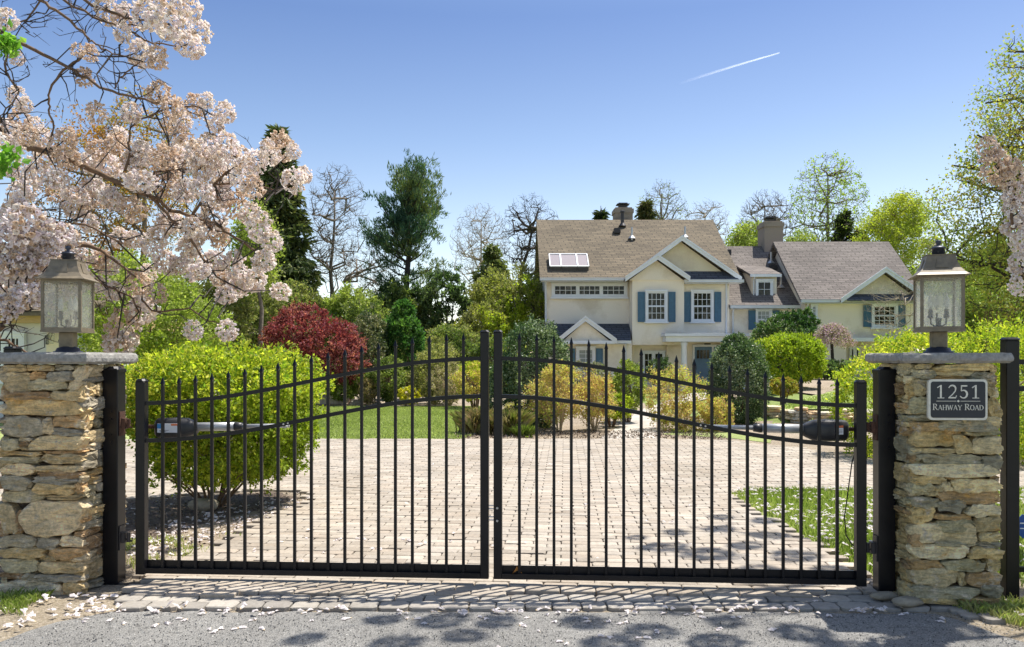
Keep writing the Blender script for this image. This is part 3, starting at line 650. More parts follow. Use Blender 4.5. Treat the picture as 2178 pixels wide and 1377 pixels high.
# ------------------------------------------------------------ lanterns
def lantern(c, yaw, zb, label):
    root = empty('pillar_lantern', (c[0], c[1], zb), label, 'lantern')
    cy, sy = math.cos(yaw), math.sin(yaw)
    M = lambda x, y, z: (c[0] + x * cy - y * sy, c[1] + x * sy + y * cy, zb + z)
    mb = MB(); mb.lathe([(.088, .001), (.088, .008), (.075, .012), (.066, .03), (.05, .036), (.048, .04)], n=20, M=M); mb.build('base_flange', 'lantern_iron', root, True)
    mb = MB(); mb.bev(-.044, .044, -.044, .044, .036, .135, .006, M); mb.build('pedestal', 'lantern_bronze', root)
    b0, b1, h = .132, .475, .122; t = .017
    mb = MB()
    for sx in (-1, 1):
        for sy_ in (-1, 1):
            x, y = sx * (h - t / 2), sy_ * (h - t / 2); mb.box(x - t / 2, x + t / 2, y - t / 2, y + t / 2, b0 + .012, b1, M)
    mb.box(-h - .003, h + .003, -h - .003, h + .003, b0, b0 + .013, M)
    for s in (-1, 1):
        for z0, z1 in ((b0 + .013, b0 + .03), (b1 - .018, b1)):
            mb.box(-h + t, h - t, s * (h - .006) - .006, s * (h - .006) + .006, z0, z1, M)
            mb.box(s * (h - .006) - .006, s * (h - .006) + .006, -h + t, h - t, z0, z1, M)
    mb.build('cage_frame', 'lantern_bronze', root)
    for q in range(4):
        mb = MB(); a = q * math.pi / 2; ca, sa = math.cos(a), math.sin(a)
        M2 = lambda x, y, z: M(x * ca - y * sa, x * sa + y * ca, z)
        mb.box(-h + t, h - t, -h + .007, -h + .010, b0 + .03, b1 - .018, M2); mb.build('glass_pane', 'seeded_glass', root)
    # flared roof
    prof = [(.150, b1 - .004), (.152, b1), (.128, b1 + .016), (.104, b1 + .045), (.088, b1 + .085), (.080, b1 + .122), (.079, b1 + .124), (.082, b1 + .125), (.082, b1 + .130), (.05, b1 + .131)]
    mb = MB(); vs = []
    for w, z in prof:
        for sx, sy_ in ((-1, -1), (1, -1), (1, 1), (-1, 1)): vs.append(M(sx * w, sy_ * w, z))
    n = 4; L = len(prof)
    mb.add(vs, [(i * n + k, i * n + (k + 1) % n, (i + 1) * n + (k + 1) % n, (i + 1) * n + k) for i in range(L - 1) for k in range(n)] + [(3, 2, 1, 0), tuple(range((L - 1) * 4, L * 4))])
    rf = mb.build('roof', 'lantern_bronze', root)
    mb = MB()                                           # raised vent hood on each roof side
    for q in range(4):
        a = q * math.pi / 2; ca, sa = math.cos(a), math.sin(a)
        pts = [(-.036, -.108, b1 + .045), (.036, -.108, b1 + .045), (.024, -.088, b1 + .105), (-.024, -.088, b1 + .105)]
        P = [M(x * ca - y * sa, x * sa + y * ca, z) for x, y, z in pts]; P2 = [M(x * ca - (y + .02) * sa, x * sa + (y + .02) * ca, z - .002) for x, y, z in pts]
        mb.add(P + P2, [(0, 1, 2, 3), (0, 4, 5, 1), (1, 5, 6, 2), (2, 6, 7, 3), (3, 7, 4, 0)])
    mb.build('vent_hood', 'lantern_bronze', rf)
    mb = MB(); z = b1 + .130
    mb.lathe([(.036, z), (.036, z + .042), (.046, z + .043), (.046, z + .047), (.03, z + .056), (.012, z + .064), (.01, z + .07), (.016, z + .076), (.018, z + .085), (.013, z + .094), (.003, z + .098)], n=16, M=M)
    fin = mb.build('finial', 'lantern_iron', root, True)
    mb = MB()
    for q in range(6):
        a = q * math.pi / 3 + .3; x, y = math.cos(a) * .0365, math.sin(a) * .0365
        mb.box(x - .005, x + .005, y - .005, y + .005, z + .016, z + .026, M)
    mb.build('vent_hole', 'cast_black', fin)
    mb = MB(); mb.tube([M(0, 0, b0 + .012), M(0, 0, b0 + .085)], [.012, .018], 8)  # candelabra cluster
    for sx in (-1, 1):
        mb.tube([M(0, 0, b0 + .05), M(sx * .02, 0, b0 + .035), M(sx * .042, 0, b0 + .05), M(sx * .045, 0, b0 + .09)], .005, 6)
        mb.lathe([(.012, b0 + .085), (.018, b0 + .092), (.016, b0 + .1), (.013, b0 + .105), (.013, b0 + .14)], (sx * .045, 0, 0), 10, M=M)
    mb.tube([M(0, .02, b0 + .05), M(0, .045, b0 + .06), M(0, .048, b0 + .12)], .006, 6)
    mb.build('candelabra', 'candle_sleeve', root)
    for sx, sy_ in ((-.045, 0), (.045, 0), (0, .048)):
        mb = MB(); mb.lathe([(.006, b0 + .138), (.016, b0 + .158), (.0185, b0 + .178), (.014, b0 + .205), (.006, b0 + .228), (.001, b0 + .248)], (sx, sy_, 0), 12, M=M); mb.build('candle_bulb', 'bulb_glass', root, True)
    return root
p = U(-2.83, .0); Dl = 5.50; lantern((X(145, Dl), Dl), R(8), 1.525, 'bronze glass lantern on the left stone pillar, below the pale blossom')
Dr = 5.19; lantern((X(1996, Dr), Dr), R(-16), 1.519, 'bronze glass lantern on the right stone pillar, above the number plaque')

# ------------------------------------------------------------ number plaque
def plaque():
    s0, s1 = 2.60, 2.935; n = -.32
    zc = (Z(807, 4.93) + Z(893, 4.93)) / 2; hz = (Z(807, 4.93) - Z(893, 4.93)) / 2
    c = U((s0 + s1) / 2, n); root = empty('address_plaque', (c[0], c[1], zc), 'dark plaque with cream rim reading 1251 RAHWAY ROAD on the right pillar', 'sign')
    hw = (s1 - s0) / 2; M = lambda x, y, z: U((s0 + s1) / 2 + x, n + y, zc + z)
    def plate(w, h, notch, y0, y1):
        pts = []
        for sx, sy in ((1, 1), (-1, 1), (-1, -1), (1, -1)):
            arc = []
            for k in range(5):
                a = k / 4 * math.pi / 2; arc.append((sx * (w - notch + notch * math.sin(a)) if False else sx * (w - notch * (1 - math.sin(a))), sy * (h - notch * (1 - math.cos(a)))))
            if sx * sy > 0: arc = arc[::-1]
            pts += arc
        P = [M(x, y0, z) for x, z in pts]; Q = [M(x, y1, z) for x, z in pts]; m = len(pts)
        return P + Q, [tuple(range(m)), tuple(reversed(range(m, 2 * m)))] + [(i, m + i, m + (i + 1) % m, (i + 1) % m) for i in range(m)]
    mb = MB(); mb.add(*plate(hw, hz, .022, -.012, .012)); mb.build('rim', 'plaque_rim', root)
    mb = MB(); mb.add(*plate(hw - .013, hz - .013, .015, -.0145, .0)); mb.build('field', 'plaque_field', root)
    mb = MB(); lay = [0]
    def stroke(pts, w0, w1=None):
        w1 = w0 if w1 is None else w1; n_ = len(pts); L_, R_ = [], []
        for i, (x, z) in enumerate(pts):
            x0, z0 = pts[max(i - 1, 0)]; x1, z1 = pts[min(i + 1, n_ - 1)]; dx, dz = x1 - x0, z1 - z0; l = math.hypot(dx, dz) + 1e-9
            w = (w0[i] if hasattr(w0, '__len__') else w0 + (w1 - w0) * i / (n_ - 1)) / 2
            L_.append((x - dz / l * w, z + dx / l * w)); R_.append((x + dz / l * w, z - dx / l * w))
        lay[0] += 1; y1 = -.0175 - (lay[0] % 5) * .0003
        for i in range(n_ - 1):
            q = [L_[i], L_[i + 1], R_[i + 1], R_[i]]
            vs = [M(x, y1, z) for x, z in q] + [M(x, -.0140, z) for x, z in q]
            mb.add(vs, [(0, 1, 2, 3), (7, 6, 5, 4), (0, 4, 5, 1), (1, 5, 6, 2), (2, 6, 7, 3), (3, 7, 4, 0)])
    def arc(cx_, cz_, rx, rz, a0, a1, k=12): return [(cx_ + rx * math.cos(R(a0 + (a1 - a0) * i / k)), cz_ + rz * math.sin(R(a0 + (a1 - a0) * i / k))) for i in range(k + 1)]
    def glyph(ch, x, z, w, h):
        T, t = h * .135, h * .055
        if h > .05: T = h * .125
        P = lambda l: [(x + a * w, z + b * h) for a, b in l]
        if ch == '1': stroke(P([(.5, 0), (.5, 1)]), T); stroke(P([(.15, .03), (.85, .03)]), t); stroke(P([(.5, .97), (.12, .80)]), t * 1.3)
        if ch == '2':
            stroke(P(arc(.47, .72, .36, .25, 165, -5)) + P([(.78, .55), (.5, .3), (.1, .05)]), [t * 1.2] * 3 + [t * 1.6, t * 2, T * .9, T, T * 1.05, T * 1.05, T, T * .9, T * .8, T * .7, T * .6, t * 1.2, t]); stroke(P([(.08, .05), (.86, .05)]), T * .8); stroke(P([(.84, .05), (.93, .22)]), t)
        if ch == '5':
            stroke(P([(.22, .98), (.2, .55)]), t * 1.2); stroke(P([(.2, .94), (.82, .94)]), T * .8); stroke(P([(.2, .55)]) + P(arc(.42, .32, .38, .29, 100, -150, 14)), [t] + [t * 1.3, t * 1.6, T * .8, T, T * 1.1, T * 1.1, T * 1.1, T, T * .9, T * .8, T * .7, T * .6, t * 1.4, t * 1.3, T * .6])
        if ch == 'R': stroke(P([(.2, 0), (.2, 1)]), T); stroke(P([(.02, .02), (.38, .02)]), t); stroke(P([(.02, .98), (.4, .98)]), t); stroke(P([(.2, .97)]) + P(arc(.42, .74, .34, .24, 90, -90)) + P([(.2, .5)]), [t, t] + [T * .5, T * .8, T, T, T, T * .9, T * .6] + [t] * 6 + [t]); stroke(P([(.45, .5), (.95, .02)]), T * .9)
        if ch == 'A': stroke(P([(.08, 0), (.5, 1)]), t); stroke(P([(.5, 1), (.92, 0)]), T); stroke(P([(.24, .36), (.76, .36)]), t); stroke(P([(-.04, .02), (.22, .02)]), t); stroke(P([(.76, .02), (1.06, .02)]), t)
        if ch == 'H':
            for a in (.18, .82): stroke(P([(a, 0), (a, 1)]), T); stroke(P([(a - .18, .02), (a + .18, .02)]), t); stroke(P([(a - .18, .98), (a + .18, .98)]), t)
            stroke(P([(.18, .52), (.82, .52)]), t)
        if ch == 'W':
            for a, b_, w_ in ((.02, .28, T), (.28, .5, t), (.5, .74, T), (.74, .98, t)):
                up_ = a in (.28, .74); stroke(P([(a, 0 if up_ else 1), (b_, 1 if up_ else 0)]), w_)
            stroke(P([(-.08, .98), (.14, .98)]), t); stroke(P([(.86, .98), (1.08, .98)]), t)
        if ch == 'Y': stroke(P([(.06, 1), (.5, .45)]), T); stroke(P([(.94, 1), (.5, .45)]), t); stroke(P([(.5, .47), (.5, 0)]), T); stroke(P([(.3, .02), (.7, .02)]), t); stroke(P([(-.05, .98), (.24, .98)]), t); stroke(P([(.78, .98), (1.04, .98)]), t)
        if ch == 'O': stroke(P(arc(.5, .5, .44, .49, 90, 450, 20)), [t if k in (0, 10, 20) else t + (T - t) * abs(math.sin(k * math.pi / 10)) for k in range(21)])
        if ch == 'D': stroke(P([(.2, 0), (.2, 1)]), T); stroke(P([(0, .02), (.3, .02)]), t); stroke(P([(0, .98), (.3, .98)]), t); stroke(P([(.2, .97)]) + P(arc(.36, .5, .56, .47, 90, -90, 14)) + P([(.2, .03)]), [t, t, t * 1.5, T * .6, T * .8, T, T, T, T, T, T, T * .8, T * .6, t * 1.5, t, t, t])
    for i, ch in enumerate('1251'): glyph(ch, -.126 + i * .066, .008, .054, .078)
    stroke([(-.124, -.008), (-.012, -.008)], .003); stroke([(.012, -.008), (.124, -.008)], .003)
    stroke([(-.008, -.008), (0, -.008), (.008, -.008)], [.001, .014, .001])
    xx = -.1465
    for ch, big, w in (('R', 1, .033), ('A', 0, .026), ('H', 0, .030), ('W', 0, .036), ('A', 0, .026), ('Y', 0, .027), (' ', 0, .014), ('R', 1, .033), ('O', 0, .028), ('A', 0, .026), ('D', 0, .028)):
        if ch != ' ': glyph(ch, xx + .001, -.060, w * .86, .036 if big else .029)
        xx += w * .945
    mb.build('lettering', 'plaque_rim', root)
plaque()

# ------------------------------------------------------------ gate
def gate_leaf(sign, label):
    root = empty('gate_leaf', U(sign * 2.36, 0, .07), label, 'gate', 'pair of arched metal gate leaves')
    so, si = sign * 2.355, sign * .016                 # outer and inner ends
    M = lambda x, y, z: U(x, y, z); w = .056
    def zc(s, lo, hi): t = (abs(so) - abs(s)) / (abs(so) - abs(si)); return lo + (hi - lo) * .5 * (1 - math.cos(math.pi * t))
    mb = MB(); a, b_ = sorted((so, so - sign * .062)); mb.bev(a, b_, -.03, .03, .062, 1.335, .004, M); st = mb.build('stile', 'black_paint', root)
    mb = MB(); mb.bev(a - .004, b_ + .004, -.034, .034, 1.335, 1.352, .014, M); mb.build('stile_cap', 'black_paint', st)
    mb = MB(); a, b_ = sorted((si, si - sign * -.056 if False else si + sign * .054)); mb.bev(a, b_, -.028, .028, .07, 1.655, .004, M); st = mb.build('stile', 'black_paint', root)
    mb = MB(); mb.bev(a - .003, b_ + .003, -.031, .031, 1.655, 1.670, .012, M); mb.build('stile_cap', 'black_paint', st)
    x0, x1 = sorted((so - sign * .062, si + sign * .054))
    mb = MB(); mb.box(x0, x1, -.028, .024, .070, .098, M); mb.box(x0, x1, .012, .018, .098, .150, M); mb.box(x0, x1, -.028, -.024, .098, .104, M); mb.build('bottom_rail', 'black_paint', root)
    for lo, hi in ((1.190, 1.487), (.943, 1.243)):
        mb = MB(); N = 36; vs = []
        for k in range(N + 1):
            s = x0 + (x1 - x0) * k / N; z = zc(s, lo, hi)
            for dy, dz in ((-.019, -.013), (.014, -.013), (.014, .013), (-.019, .013)): vs.append(M(s, dy, z + dz))
        mb.add(vs, [(k * 4 + q, k * 4 + (q + 1) % 4, k * 4 + 4 + (q + 1) % 4, k * 4 + 4 + q) for k in range(N) for q in range(4)] + [(3, 2, 1, 0), (N * 4, N * 4 + 1, N * 4 + 2, N * 4 + 3)])
        mb.build('arched_rail', 'black_paint', root)
    NP = 19; a = so - sign * .062; b_ = si + sign * .054; pitch = (b_ - a) / (NP + 1)
    for k in range(NP):
        s = a + pitch * (k + 1); zt = zc(s, 1.190, 1.487) + .118; h = .0095
        mb = MB(); mb.bev(s - h, s + h, -h, h, .0985, zt, .002, M); pk = mb.build('picket', 'black_paint', root)
        mb = MB(); r_ = .0125
        mb.lathe([(r_ * .9, zt - .002), (r_ * 1.05, zt + .004), (r_ * 1.35, zt + .010), (r_ * 1.2, zt + .014), (.0015, zt + .050)], (s, 0, 0), 4, math.pi / 4, M); mb.build('spear_tip', 'black_paint', pk)
    mb = MB()                                           # bolt heads where the opener is fixed
    for ds in (0, .03):
        s = sign * 1.36 - sign * ds; c = M(s, -.021, zc(s, .943, 1.243)); mb.tube([c, (c[0], c[1] - .006, c[2])], .006, 8)
    mb.build('bolt', 'steel', root)
    return root
gate_leaf(-1, 'left leaf of the black arched picket gate'); gate_leaf(1, 'right leaf of the black arched picket gate')
# centre latch
root = empty('gate_latch', U(0, 0, .5), 'small steel latch bars with two bolts between the two gate leaves', 'latch')
mb = MB()
for py in (1077, 1084, 1101, 1108): z = Z(py, 5.37); mb.box(-.0155, .0155, -.012, .0, z - .003, z + .003, lambda x, y, z: U(x, y, z))
mb.build('latch_bar', 'steel', root)
for py in (1081, 1108):
    mb = MB(); c = U(.040, -.0285, Z(py, 5.37)); mb.tube([c, (c[0], c[1] - .008, c[2])], [.009, .007], 10); mb.build('bolt', 'steel', root)
# gate posts
for s0, s1, px, lab, hs in ((-2.565, -2.462, 238, 'thick black steel gate post against the left stone pillar', -1), (2.418, 2.521, 1889, 'thick black steel gate post against the right stone pillar', 1)):
    c = U((s0 + s1) / 2, 0); root = empty('gate_post', (c[0], c[1], 0), lab, 'post')
    M = lambda x, y, z: U(x, y, z)
    mb = MB(); mb.bev(s0, s1, -.052, .052, 0, 1.40, .005, M); mb.build('shaft', 'black_paint', root)
    mb = MB(); mb.bev(s0 - .005, s1 + .005, -.057, .057, 1.395, 1.42, .006, M); mb.bev(s0 + .004, s1 - .004, -.048, .048, 1.42, 1.434, .02, M); mb.build('post_cap', 'black_paint', root)
    for py in (877, 893, 927, 943):
        mb = MB(); cc = U((s0 + s1) / 2 + .01, -.0525, Z(py, 5.45)); mb.tube([cc, (cc[0], cc[1] - .007, cc[2])], [.0075, .004], 8); mb.build('bolt', 'black_paint', root)
    se = s1 if hs < 0 else s0; d = 1 if hs < 0 else -1
    for zz in (1.055, .30):
        mb = MB(); a, b_ = sorted((se, se + d * .007)); mb.box(a, b_, -.035, .035, zz - .08, zz + .08, M)
        a, b_ = sorted((se + d * .007, se + d * .032)); mb.box(a, b_, -.02, .02, zz - .035, zz + .035, M); hp = mb.build('hinge_plate', 'rust' if zz > 1 else 'metal_dark', root)
        mb = MB(); mb.tube([U(se + d * .03, 0, zz - .01), U(se + d * .07, .0, zz - .025), U(se + d * .072, .0, zz)], .006, 6); mb.lathe([(.012, zz - .03), (.012, zz + .03)], (0, 0, 0), 8, M=lambda x, y, z: U(se + d * .048 + x, y, z)); mb.build('hinge_pin', 'rust' if zz > 1 else 'metal_dark', hp)
# gate openers (motor housing + piston arm), behind the leaves
def opener(sign, label):
    n = .12; D = U(sign * 2.2, n)[1]; zc_ = Z(908, D) if sign < 0 else Z(913, D); root = empty('gate_opener', U(sign * 2.3, n, zc_), label, 'gate opener', 'piston gate openers behind the leaves')
    A = lambda s, dz=0: U(sign * s, n, zc_ + dz)
    mb = MB(); prof = [(-.0, .030, .05), (.02, .052, .066), (.14, .056, .070), (.22, .054, .066), (.265, .036, .045), (.285, .03, .034)]; vs = []; n_ = 16
    s_in = 2.285
    for (ds, ry, rz) in prof:
        for k in range(n_):
            t = 2 * math.pi * k / n_; c, s = math.cos(t), math.sin(t); g = (abs(c) ** 3.5 + abs(s) ** 3.5) ** (-1 / 3.5)
            vs.append(U(sign * (s_in - ds), n + c * g * ry, zc_ + s * g * rz - .008))
    mb.add(vs, [(i * n_ + k, i * n_ + (k + 1) % n_, (i + 1) * n_ + (k + 1) % n_, (i + 1) * n_ + k) for i in range(len(prof) - 1) for k in range(n_)] + [tuple(range(n_)), tuple(reversed(range(5 * n_, 6 * n_)))])
    mb.build('motor_housing', 'dark_plastic', root, True)
    e = {-1: .006, 1: .006}[sign]
    mb = MB(); mb.tube([A(s_in - .28), A(1.74, .004)], .029, 14); mb.build('cylinder_tube', 'alu_tube', root, True)
    mb = MB(); mb.tube([A(1.74, .004), A(1.69, .005)], [.031, .024], 12); mb.build('tube_collar', 'dark_plastic', root, True)
    mb = MB(); mb.tube([A(1.69, .005), A(1.37, .012)], .0145, 10); mb.tube([A(1.39, .012), U(sign * 1.36, .015, zc_ + .012)], .012, 8); mb.build('piston_rod', 'alu_tube', root, True)
    mb = MB(); mb.tube([A(s_in + .0, .0), A(2.34, .0), A(2.42, .0)], .013, 8); mb.build('rear_bracket', 'rust', root)
    y = n - .0572
    def st(name, mat, a, b_, z0, z1, dy=0):
        mb = MB(); p, q = sorted((sign * a, sign * b_)); mb.box(p, q, y - .002 - dy, y + .006, zc_ + z0, zc_ + z1, lambda x, yy, z: U(x, yy, z)); mb.build(name, mat, root)
    if sign < 0:
        st('label_sticker', 'sticker_white', 2.25, 2.10, -.035, .025); st('label_stripe', 'sticker_orange', 2.155, 2.105, .012, .024, .001); st('label_patch', 'sticker_blue', 2.25, 2.20, -.008, .024, .001)
        for i in range(3): st('label_print', 'print_grey', 2.235 - .0, 2.17 + .01 * i, -.020 - .005 * i, -.0175 - .005 * i, .001)
    else:
        st('label_sticker', 'sticker_white', 2.24, 2.19, -.03, .012); st('label_stripe', 'sticker_orange', 2.24, 2.19, .014, .026)
        for i in range(3): st('label_print', 'print_grey', 2.235, 2.195 + .006 * i, -.02 + .009 * i, -.017 + .009 * i, .001)
opener(-1, 'piston gate opener with blue and orange stickers behind the left gate leaf'); opener(1, 'piston gate opener in front of the low stone wall, behind the right gate leaf')
# power cable hanging at the right leaf
mb = MB(); D = 5.33; pts = [(1822, 950), (1812, 985), (1803, 1050), (1796, 1100), (1800, 1140), (1812, 1158), (1822, 1166)]
mb.tube([W(a, b_, D) for a, b_ in pts], .004, 6); tag(mb.build('power_cable', 'wire', smooth=True), 'thin black cable hanging behind the right end of the gate', 'cable')
# fence bays beyond the pillars
def fence(sgn, s_post, n0, zt, label, rails, ext):
    root = empty('iron_fence', U(s_post, n0, 0), label, 'fence'); M = lambda x, y, z: U(x, y, z)
    mb = MB(); mb.bev(s_post - .04, s_post + .04, n0 - .04, n0 + .04, 0, zt - .02, .004, M); po = mb.build('post', 'black_paint', root)
    mb = MB(); mb.bev(s_post - .045, s_post + .045, n0 - .045, n0 + .045, zt - .02, zt, .012, M); mb.build('post_cap', 'black_paint', po)
    for z in rails:
        mb = MB(); a, b_ = sorted((s_post + sgn * .04, s_post + sgn * ext)); mb.box(a, b_, n0 - .018, n0 + .018, z - .016, z + .016, M); mb.build('rail', 'black_paint', root)
    for k in range(12):
        s = s_post + sgn * (.155 + .114 * k); mb = MB(); mb.box(s - .009, s + .009, n0 - .009, n0 + .009, rails[-1] - .03, zt - .06, M)
        mb.lathe([(.0125, zt - .06), (.017, zt - .05), (.001, zt - .012)], (s, n0, 0), 4, math.pi / 4, M); mb.build('picket', 'black_paint', root)
s_r = (X(2143, 5.22) - GC[0]) / math.cos(TH)
fence(1, s_r, .0, Z(718, 5.2), 'black metal fence running right from the plaque pillar', (Z(770, 5.2), Z(827, 5.2), .18), 1.6)
fence(-1, -3.25, .05, Z(737, 5.6), 'black metal fence running left behind the left pillar', (Z(790, 5.6), Z(850, 5.6), .18), 1.6)
# small blue yard sign at the right edge
c = W(2183, 1120, 6.6); root = empty('yard_sign', (c[0], c[1], 0), 'small blue sign on a stake at the right edge of the photo', 'sign')
mb = MB(); mb.prism([(c[0] + .085 * math.cos(R(22.5 + 45 * k)) , c[1], c[2] + .1 * math.sin(R(22.5 + 45 * k))) for k in range(8)], (0, .006, 0)); mb.build('panel', 'sign_blue', root)
mb = MB(); mb.box(c[0] - .05, c[0] + .05, c[1] - .003, c[1] + .001, c[2] - .02, c[2] - .012); mb.box(c[0] - .05, c[0] + .05, c[1] - .003, c[1] + .001, c[2] + .02, c[2] + .03); mb.build('band', 'sign_white', root)
mb = MB(); mb.box(c[0] - .006, c[0] + .006, c[1] + .007, c[1] + .015, 0, c[2] + .05); mb.build('stake', 'steel', root)
# ------------------------------------------------------------ house
house = empty('house', (6, 42, 0), 'cream stucco house with tan roofs, blue shutters and a columned porch', 'house')
def Hb(name, mat, boxes, parent=None):
    mb = MB()
    for b_ in boxes: mb.box(*b_)
    return mb.build(name, mat, parent or house)
def slab(name, poly, mat, th=.12, parent=None):
    mb = MB(); mb.prism(poly, (0, 0, -th)); return mb.build(name, mat, parent or house)
def window(x0, x1, z0, z1, y, cols, rows, sashes=2, trim=.11, glass='window_glass', mull=0, sill=True, shut=None, par=None, shz=None):
    y -= .055; mb = MB(); t = trim
    mb.box(x0, x0 + t, y - .06, y + .05, z0, z1); mb.box(x1 - t, x1, y - .06, y + .05, z0, z1)
    mb.box(x0 + t, x1 - t, y - .06, y + .05, z1 - t, z1); mb.box(x0 + t, x1 - t, y - .06, y + .05, z0, z0 + t * .8)
    mb.box(x0 - .03, x1 + .03, y - .09, y - .062, z1 - .05, z1 + .02)
    ix0, ix1, iz0, iz1 = x0 + t, x1 - t, z0 + t * .8, z1 - t
    f = mb.build('window', 'white_trim', par or house)
    mb = MB(); n = max(1, mull); sw = (ix1 - ix0) / n
    for q in range(n):
        a, b_ = ix0 + sw * q, ix0 + sw * (q + 1)
        if q: mb.box(a - .05, a + .05, y - .05, y + .03, iz0, iz1); 
        a2, b2 = a + (.05 if q else 0), b_ - (.05 if q < n - 1 else 0)
        for s in range(sashes):
            za, zb = iz0 + (iz1 - iz0) * s / sashes, iz0 + (iz1 - iz0) * (s + 1) / sashes; yy = y + (.0 if s else -.02)
            mb.box(a2, a2 + .035, yy - .015, yy + .015, za, zb); mb.box(b2 - .035, b2, yy - .015, yy + .015, za, zb)
            mb.box(a2 + .035, b2 - .035, yy - .015, yy + .015, za, za + .04); mb.box(a2 + .035, b2 - .035, yy - .015, yy + .015, zb - .035, zb)
            for k in range(1, cols): xx = a2 + (b2 - a2) * k / cols; mb.box(xx - .011, xx + .011, yy - .008, yy + .008, za + .04, zb - .035)
            for k in range(1, rows): zz = za + (zb - za) * k / rows; mb.box(a2 + .035, b2 - .035, yy - .0105, yy + .006, zz - .011, zz + .011)
    mb.build('sash', 'white_trim', f)
    mb = MB(); mb.box(ix0, ix1, y + .012, y + .022, iz0, iz1); mb.build('pane', glass, f)
    if sill: mb = MB(); mb.box(x0 - .05, x1 + .05, y - .13, y + .0, z0 - .07, z0 - .001); mb.build('sill', 'white_trim', f)
    if shut:
        for a, b_ in shut:
            za, zb = shz if shz else (z0 + .02, z1 - .08)
            mb = MB(); mb.box(a, b_, y - .035, y + .0, za, zb); mid = (za + zb) / 2; w = .05
            for u0, u1, v0, v1 in ((a, a + w, za, zb), (b_ - w, b_, za, zb), (a + w, b_ - w, za, za + w), (a + w, b_ - w, zb - w, zb), (a + w, b_ - w, mid - w / 2, mid + w / 2)): mb.box(u0, u1, y - .05, y - .0352, v0, v1)
            mb.build('shutter', 'shutter_blue', par or house)
    return f
def rake(p0, p1, name='rake_board'):
    mb = MB(); mb.beam(p0, p1, .06, .26, (0, 0, 1)); q0 = Vector(p0) + Vector((0, -.04, .10)); q1 = Vector(p1) + Vector((0, -.04, .10)); mb.beam(q0, q1, .05, .07)
    mb.build(name, 'white_trim', house)
yA = 39.6; yB = 39.0; zE = 5.27
xl, xm, xr = X(1161, yA), X(1340, 39.2), X(1551, yB)
Hb('wall', 'stucco', [(xl, xr, yA, 49.2, 0, zE), ]); Hb('wall', 'stucco', [(xm, xr, yB, yA - .001, 2.27, zE - .001)])
Hb('wall', 'stucco', [(xl, xm, 38.6, yA - .001, 0, 2.36)])
kA = .68; rz = zE + (44.3 - 39.0) * kA                   # main roof
x0r, x1r = X(1148, 39), X(1574, 39); ze = zE + .02
mb = MB(); mb.prism([(x0r, 38.85, ze), (x1r, 38.85, ze), (x1r, 44.3, rz), (x0r, 44.3, rz)], (0, 0, -.14)); mb.prism([(x0r, 49.75, ze), (x0r, 44.3, rz), (x1r, 44.3, rz), (x1r, 49.75, ze)], (0, 0, -.14)); roofA = mb.build('roof', 'shingle_tan', house)
for x in (xl + .01, xr - .21): mb = MB(); mb.prism([(x, yA + .01, zE), (x, 49.19, zE), (x, 44.3, rz - .2)], (.2, 0, 0)); mb.build('gable_wall', 'stucco', house)
def gutter(xa, xb, y, z): 
    mb = MB(); mb.box(xa, xb, y - .12, y, z - .13, z - .01); mb.box(xa, xb, y - .14, y - .12, z - .03, z + .0); mb.box(xa + .05, xb - .05, y + .001, y + .40, z - .16, z - .145); return mb.build('gutter', 'gutter_white', house)
gutter(x0r, X(1334, 38.85), 38.85, ze - .02)
# big front gable and the smaller one before it
def gable(xa, xb, xp, zb, zp, y, back, overh, mat, wallmat, roofslope, wall=True, y2=None):
    yf = y - overh
    def ymain(z): return back(z)
    rz_ = zp
    for xs_, in ((xa,), (xb,)):
        poly = [(xs_, yf, zb), (xp, yf, rz_), (xp, ymain(rz_) + .05, rz_), (xs_, max(ymain(zb), y) + .05, zb)]
        slab('roof', poly if xs_ < xp else poly[::-1], mat, .10)
    if wall:
        mb = MB(); s = .22; mb.prism([(xa + s, y, zb - .05), (xb - s, y, zb - .05), (xp, y, zp - .16)], (0, .2, 0)); mb.build('gable_wall', wallmat, house)
    for hh, lo, dy in ((.06, -.15, -.06), (.08, .01, -.10)):
        mb = MB(); mb.prism([(xa - .03, yf + dy, zb + lo), (xa - .03, yf + dy, zb + hh), (xp, yf + dy, zp + hh), (xb + .03, yf + dy, zb + hh), (xb + .03, yf + dy, zb + lo), (xp, yf + dy, zp + lo - .02)], (0, .0585 if lo < -.1 else .039, 0)); mb.build('rake_board', 'white_trim', house)
bk = lambda z: 38.85 + (z - ze) / kA
gA0, gA1, gAp, gAz = X(1331, 38.7), X(1575, 38.7), X(1450, 38.7), Z(505, 38.7)
gable(gA0, gA1, gAp, ze - .08, gAz, 39.0, bk, .35, 'shingle_tan', 'stucco_yellow_bounce', kA)
gB1, gBp, gBz = X(1466, 38.2), X(1399, 38.2), Z(545, 38.2)
gable(X(1331, 38.2), gB1, gBp, ze - .10, gBz, 38.52, lambda z: 39.0, .35, 'shingle_tan', 'stucco', kA)
Hb('wall', 'stucco', [(xm + .02, X(1455, 38.6), 38.6, 38.999, 2.15, zE - .12)])
slab('pent_roof', [(X(1455, 38.6), 38.5, ze - .12), (gA1 - .12, 38.5, ze - .12), (gA1 - .5, 39.0, ze + .30), (X(1462, 38.6) - .2, 39.0, ze + .30)], 'shingle_shaded', .06)
gutter(X(1455, 38.5), gA1 + .08, 38.5, ze - .14)
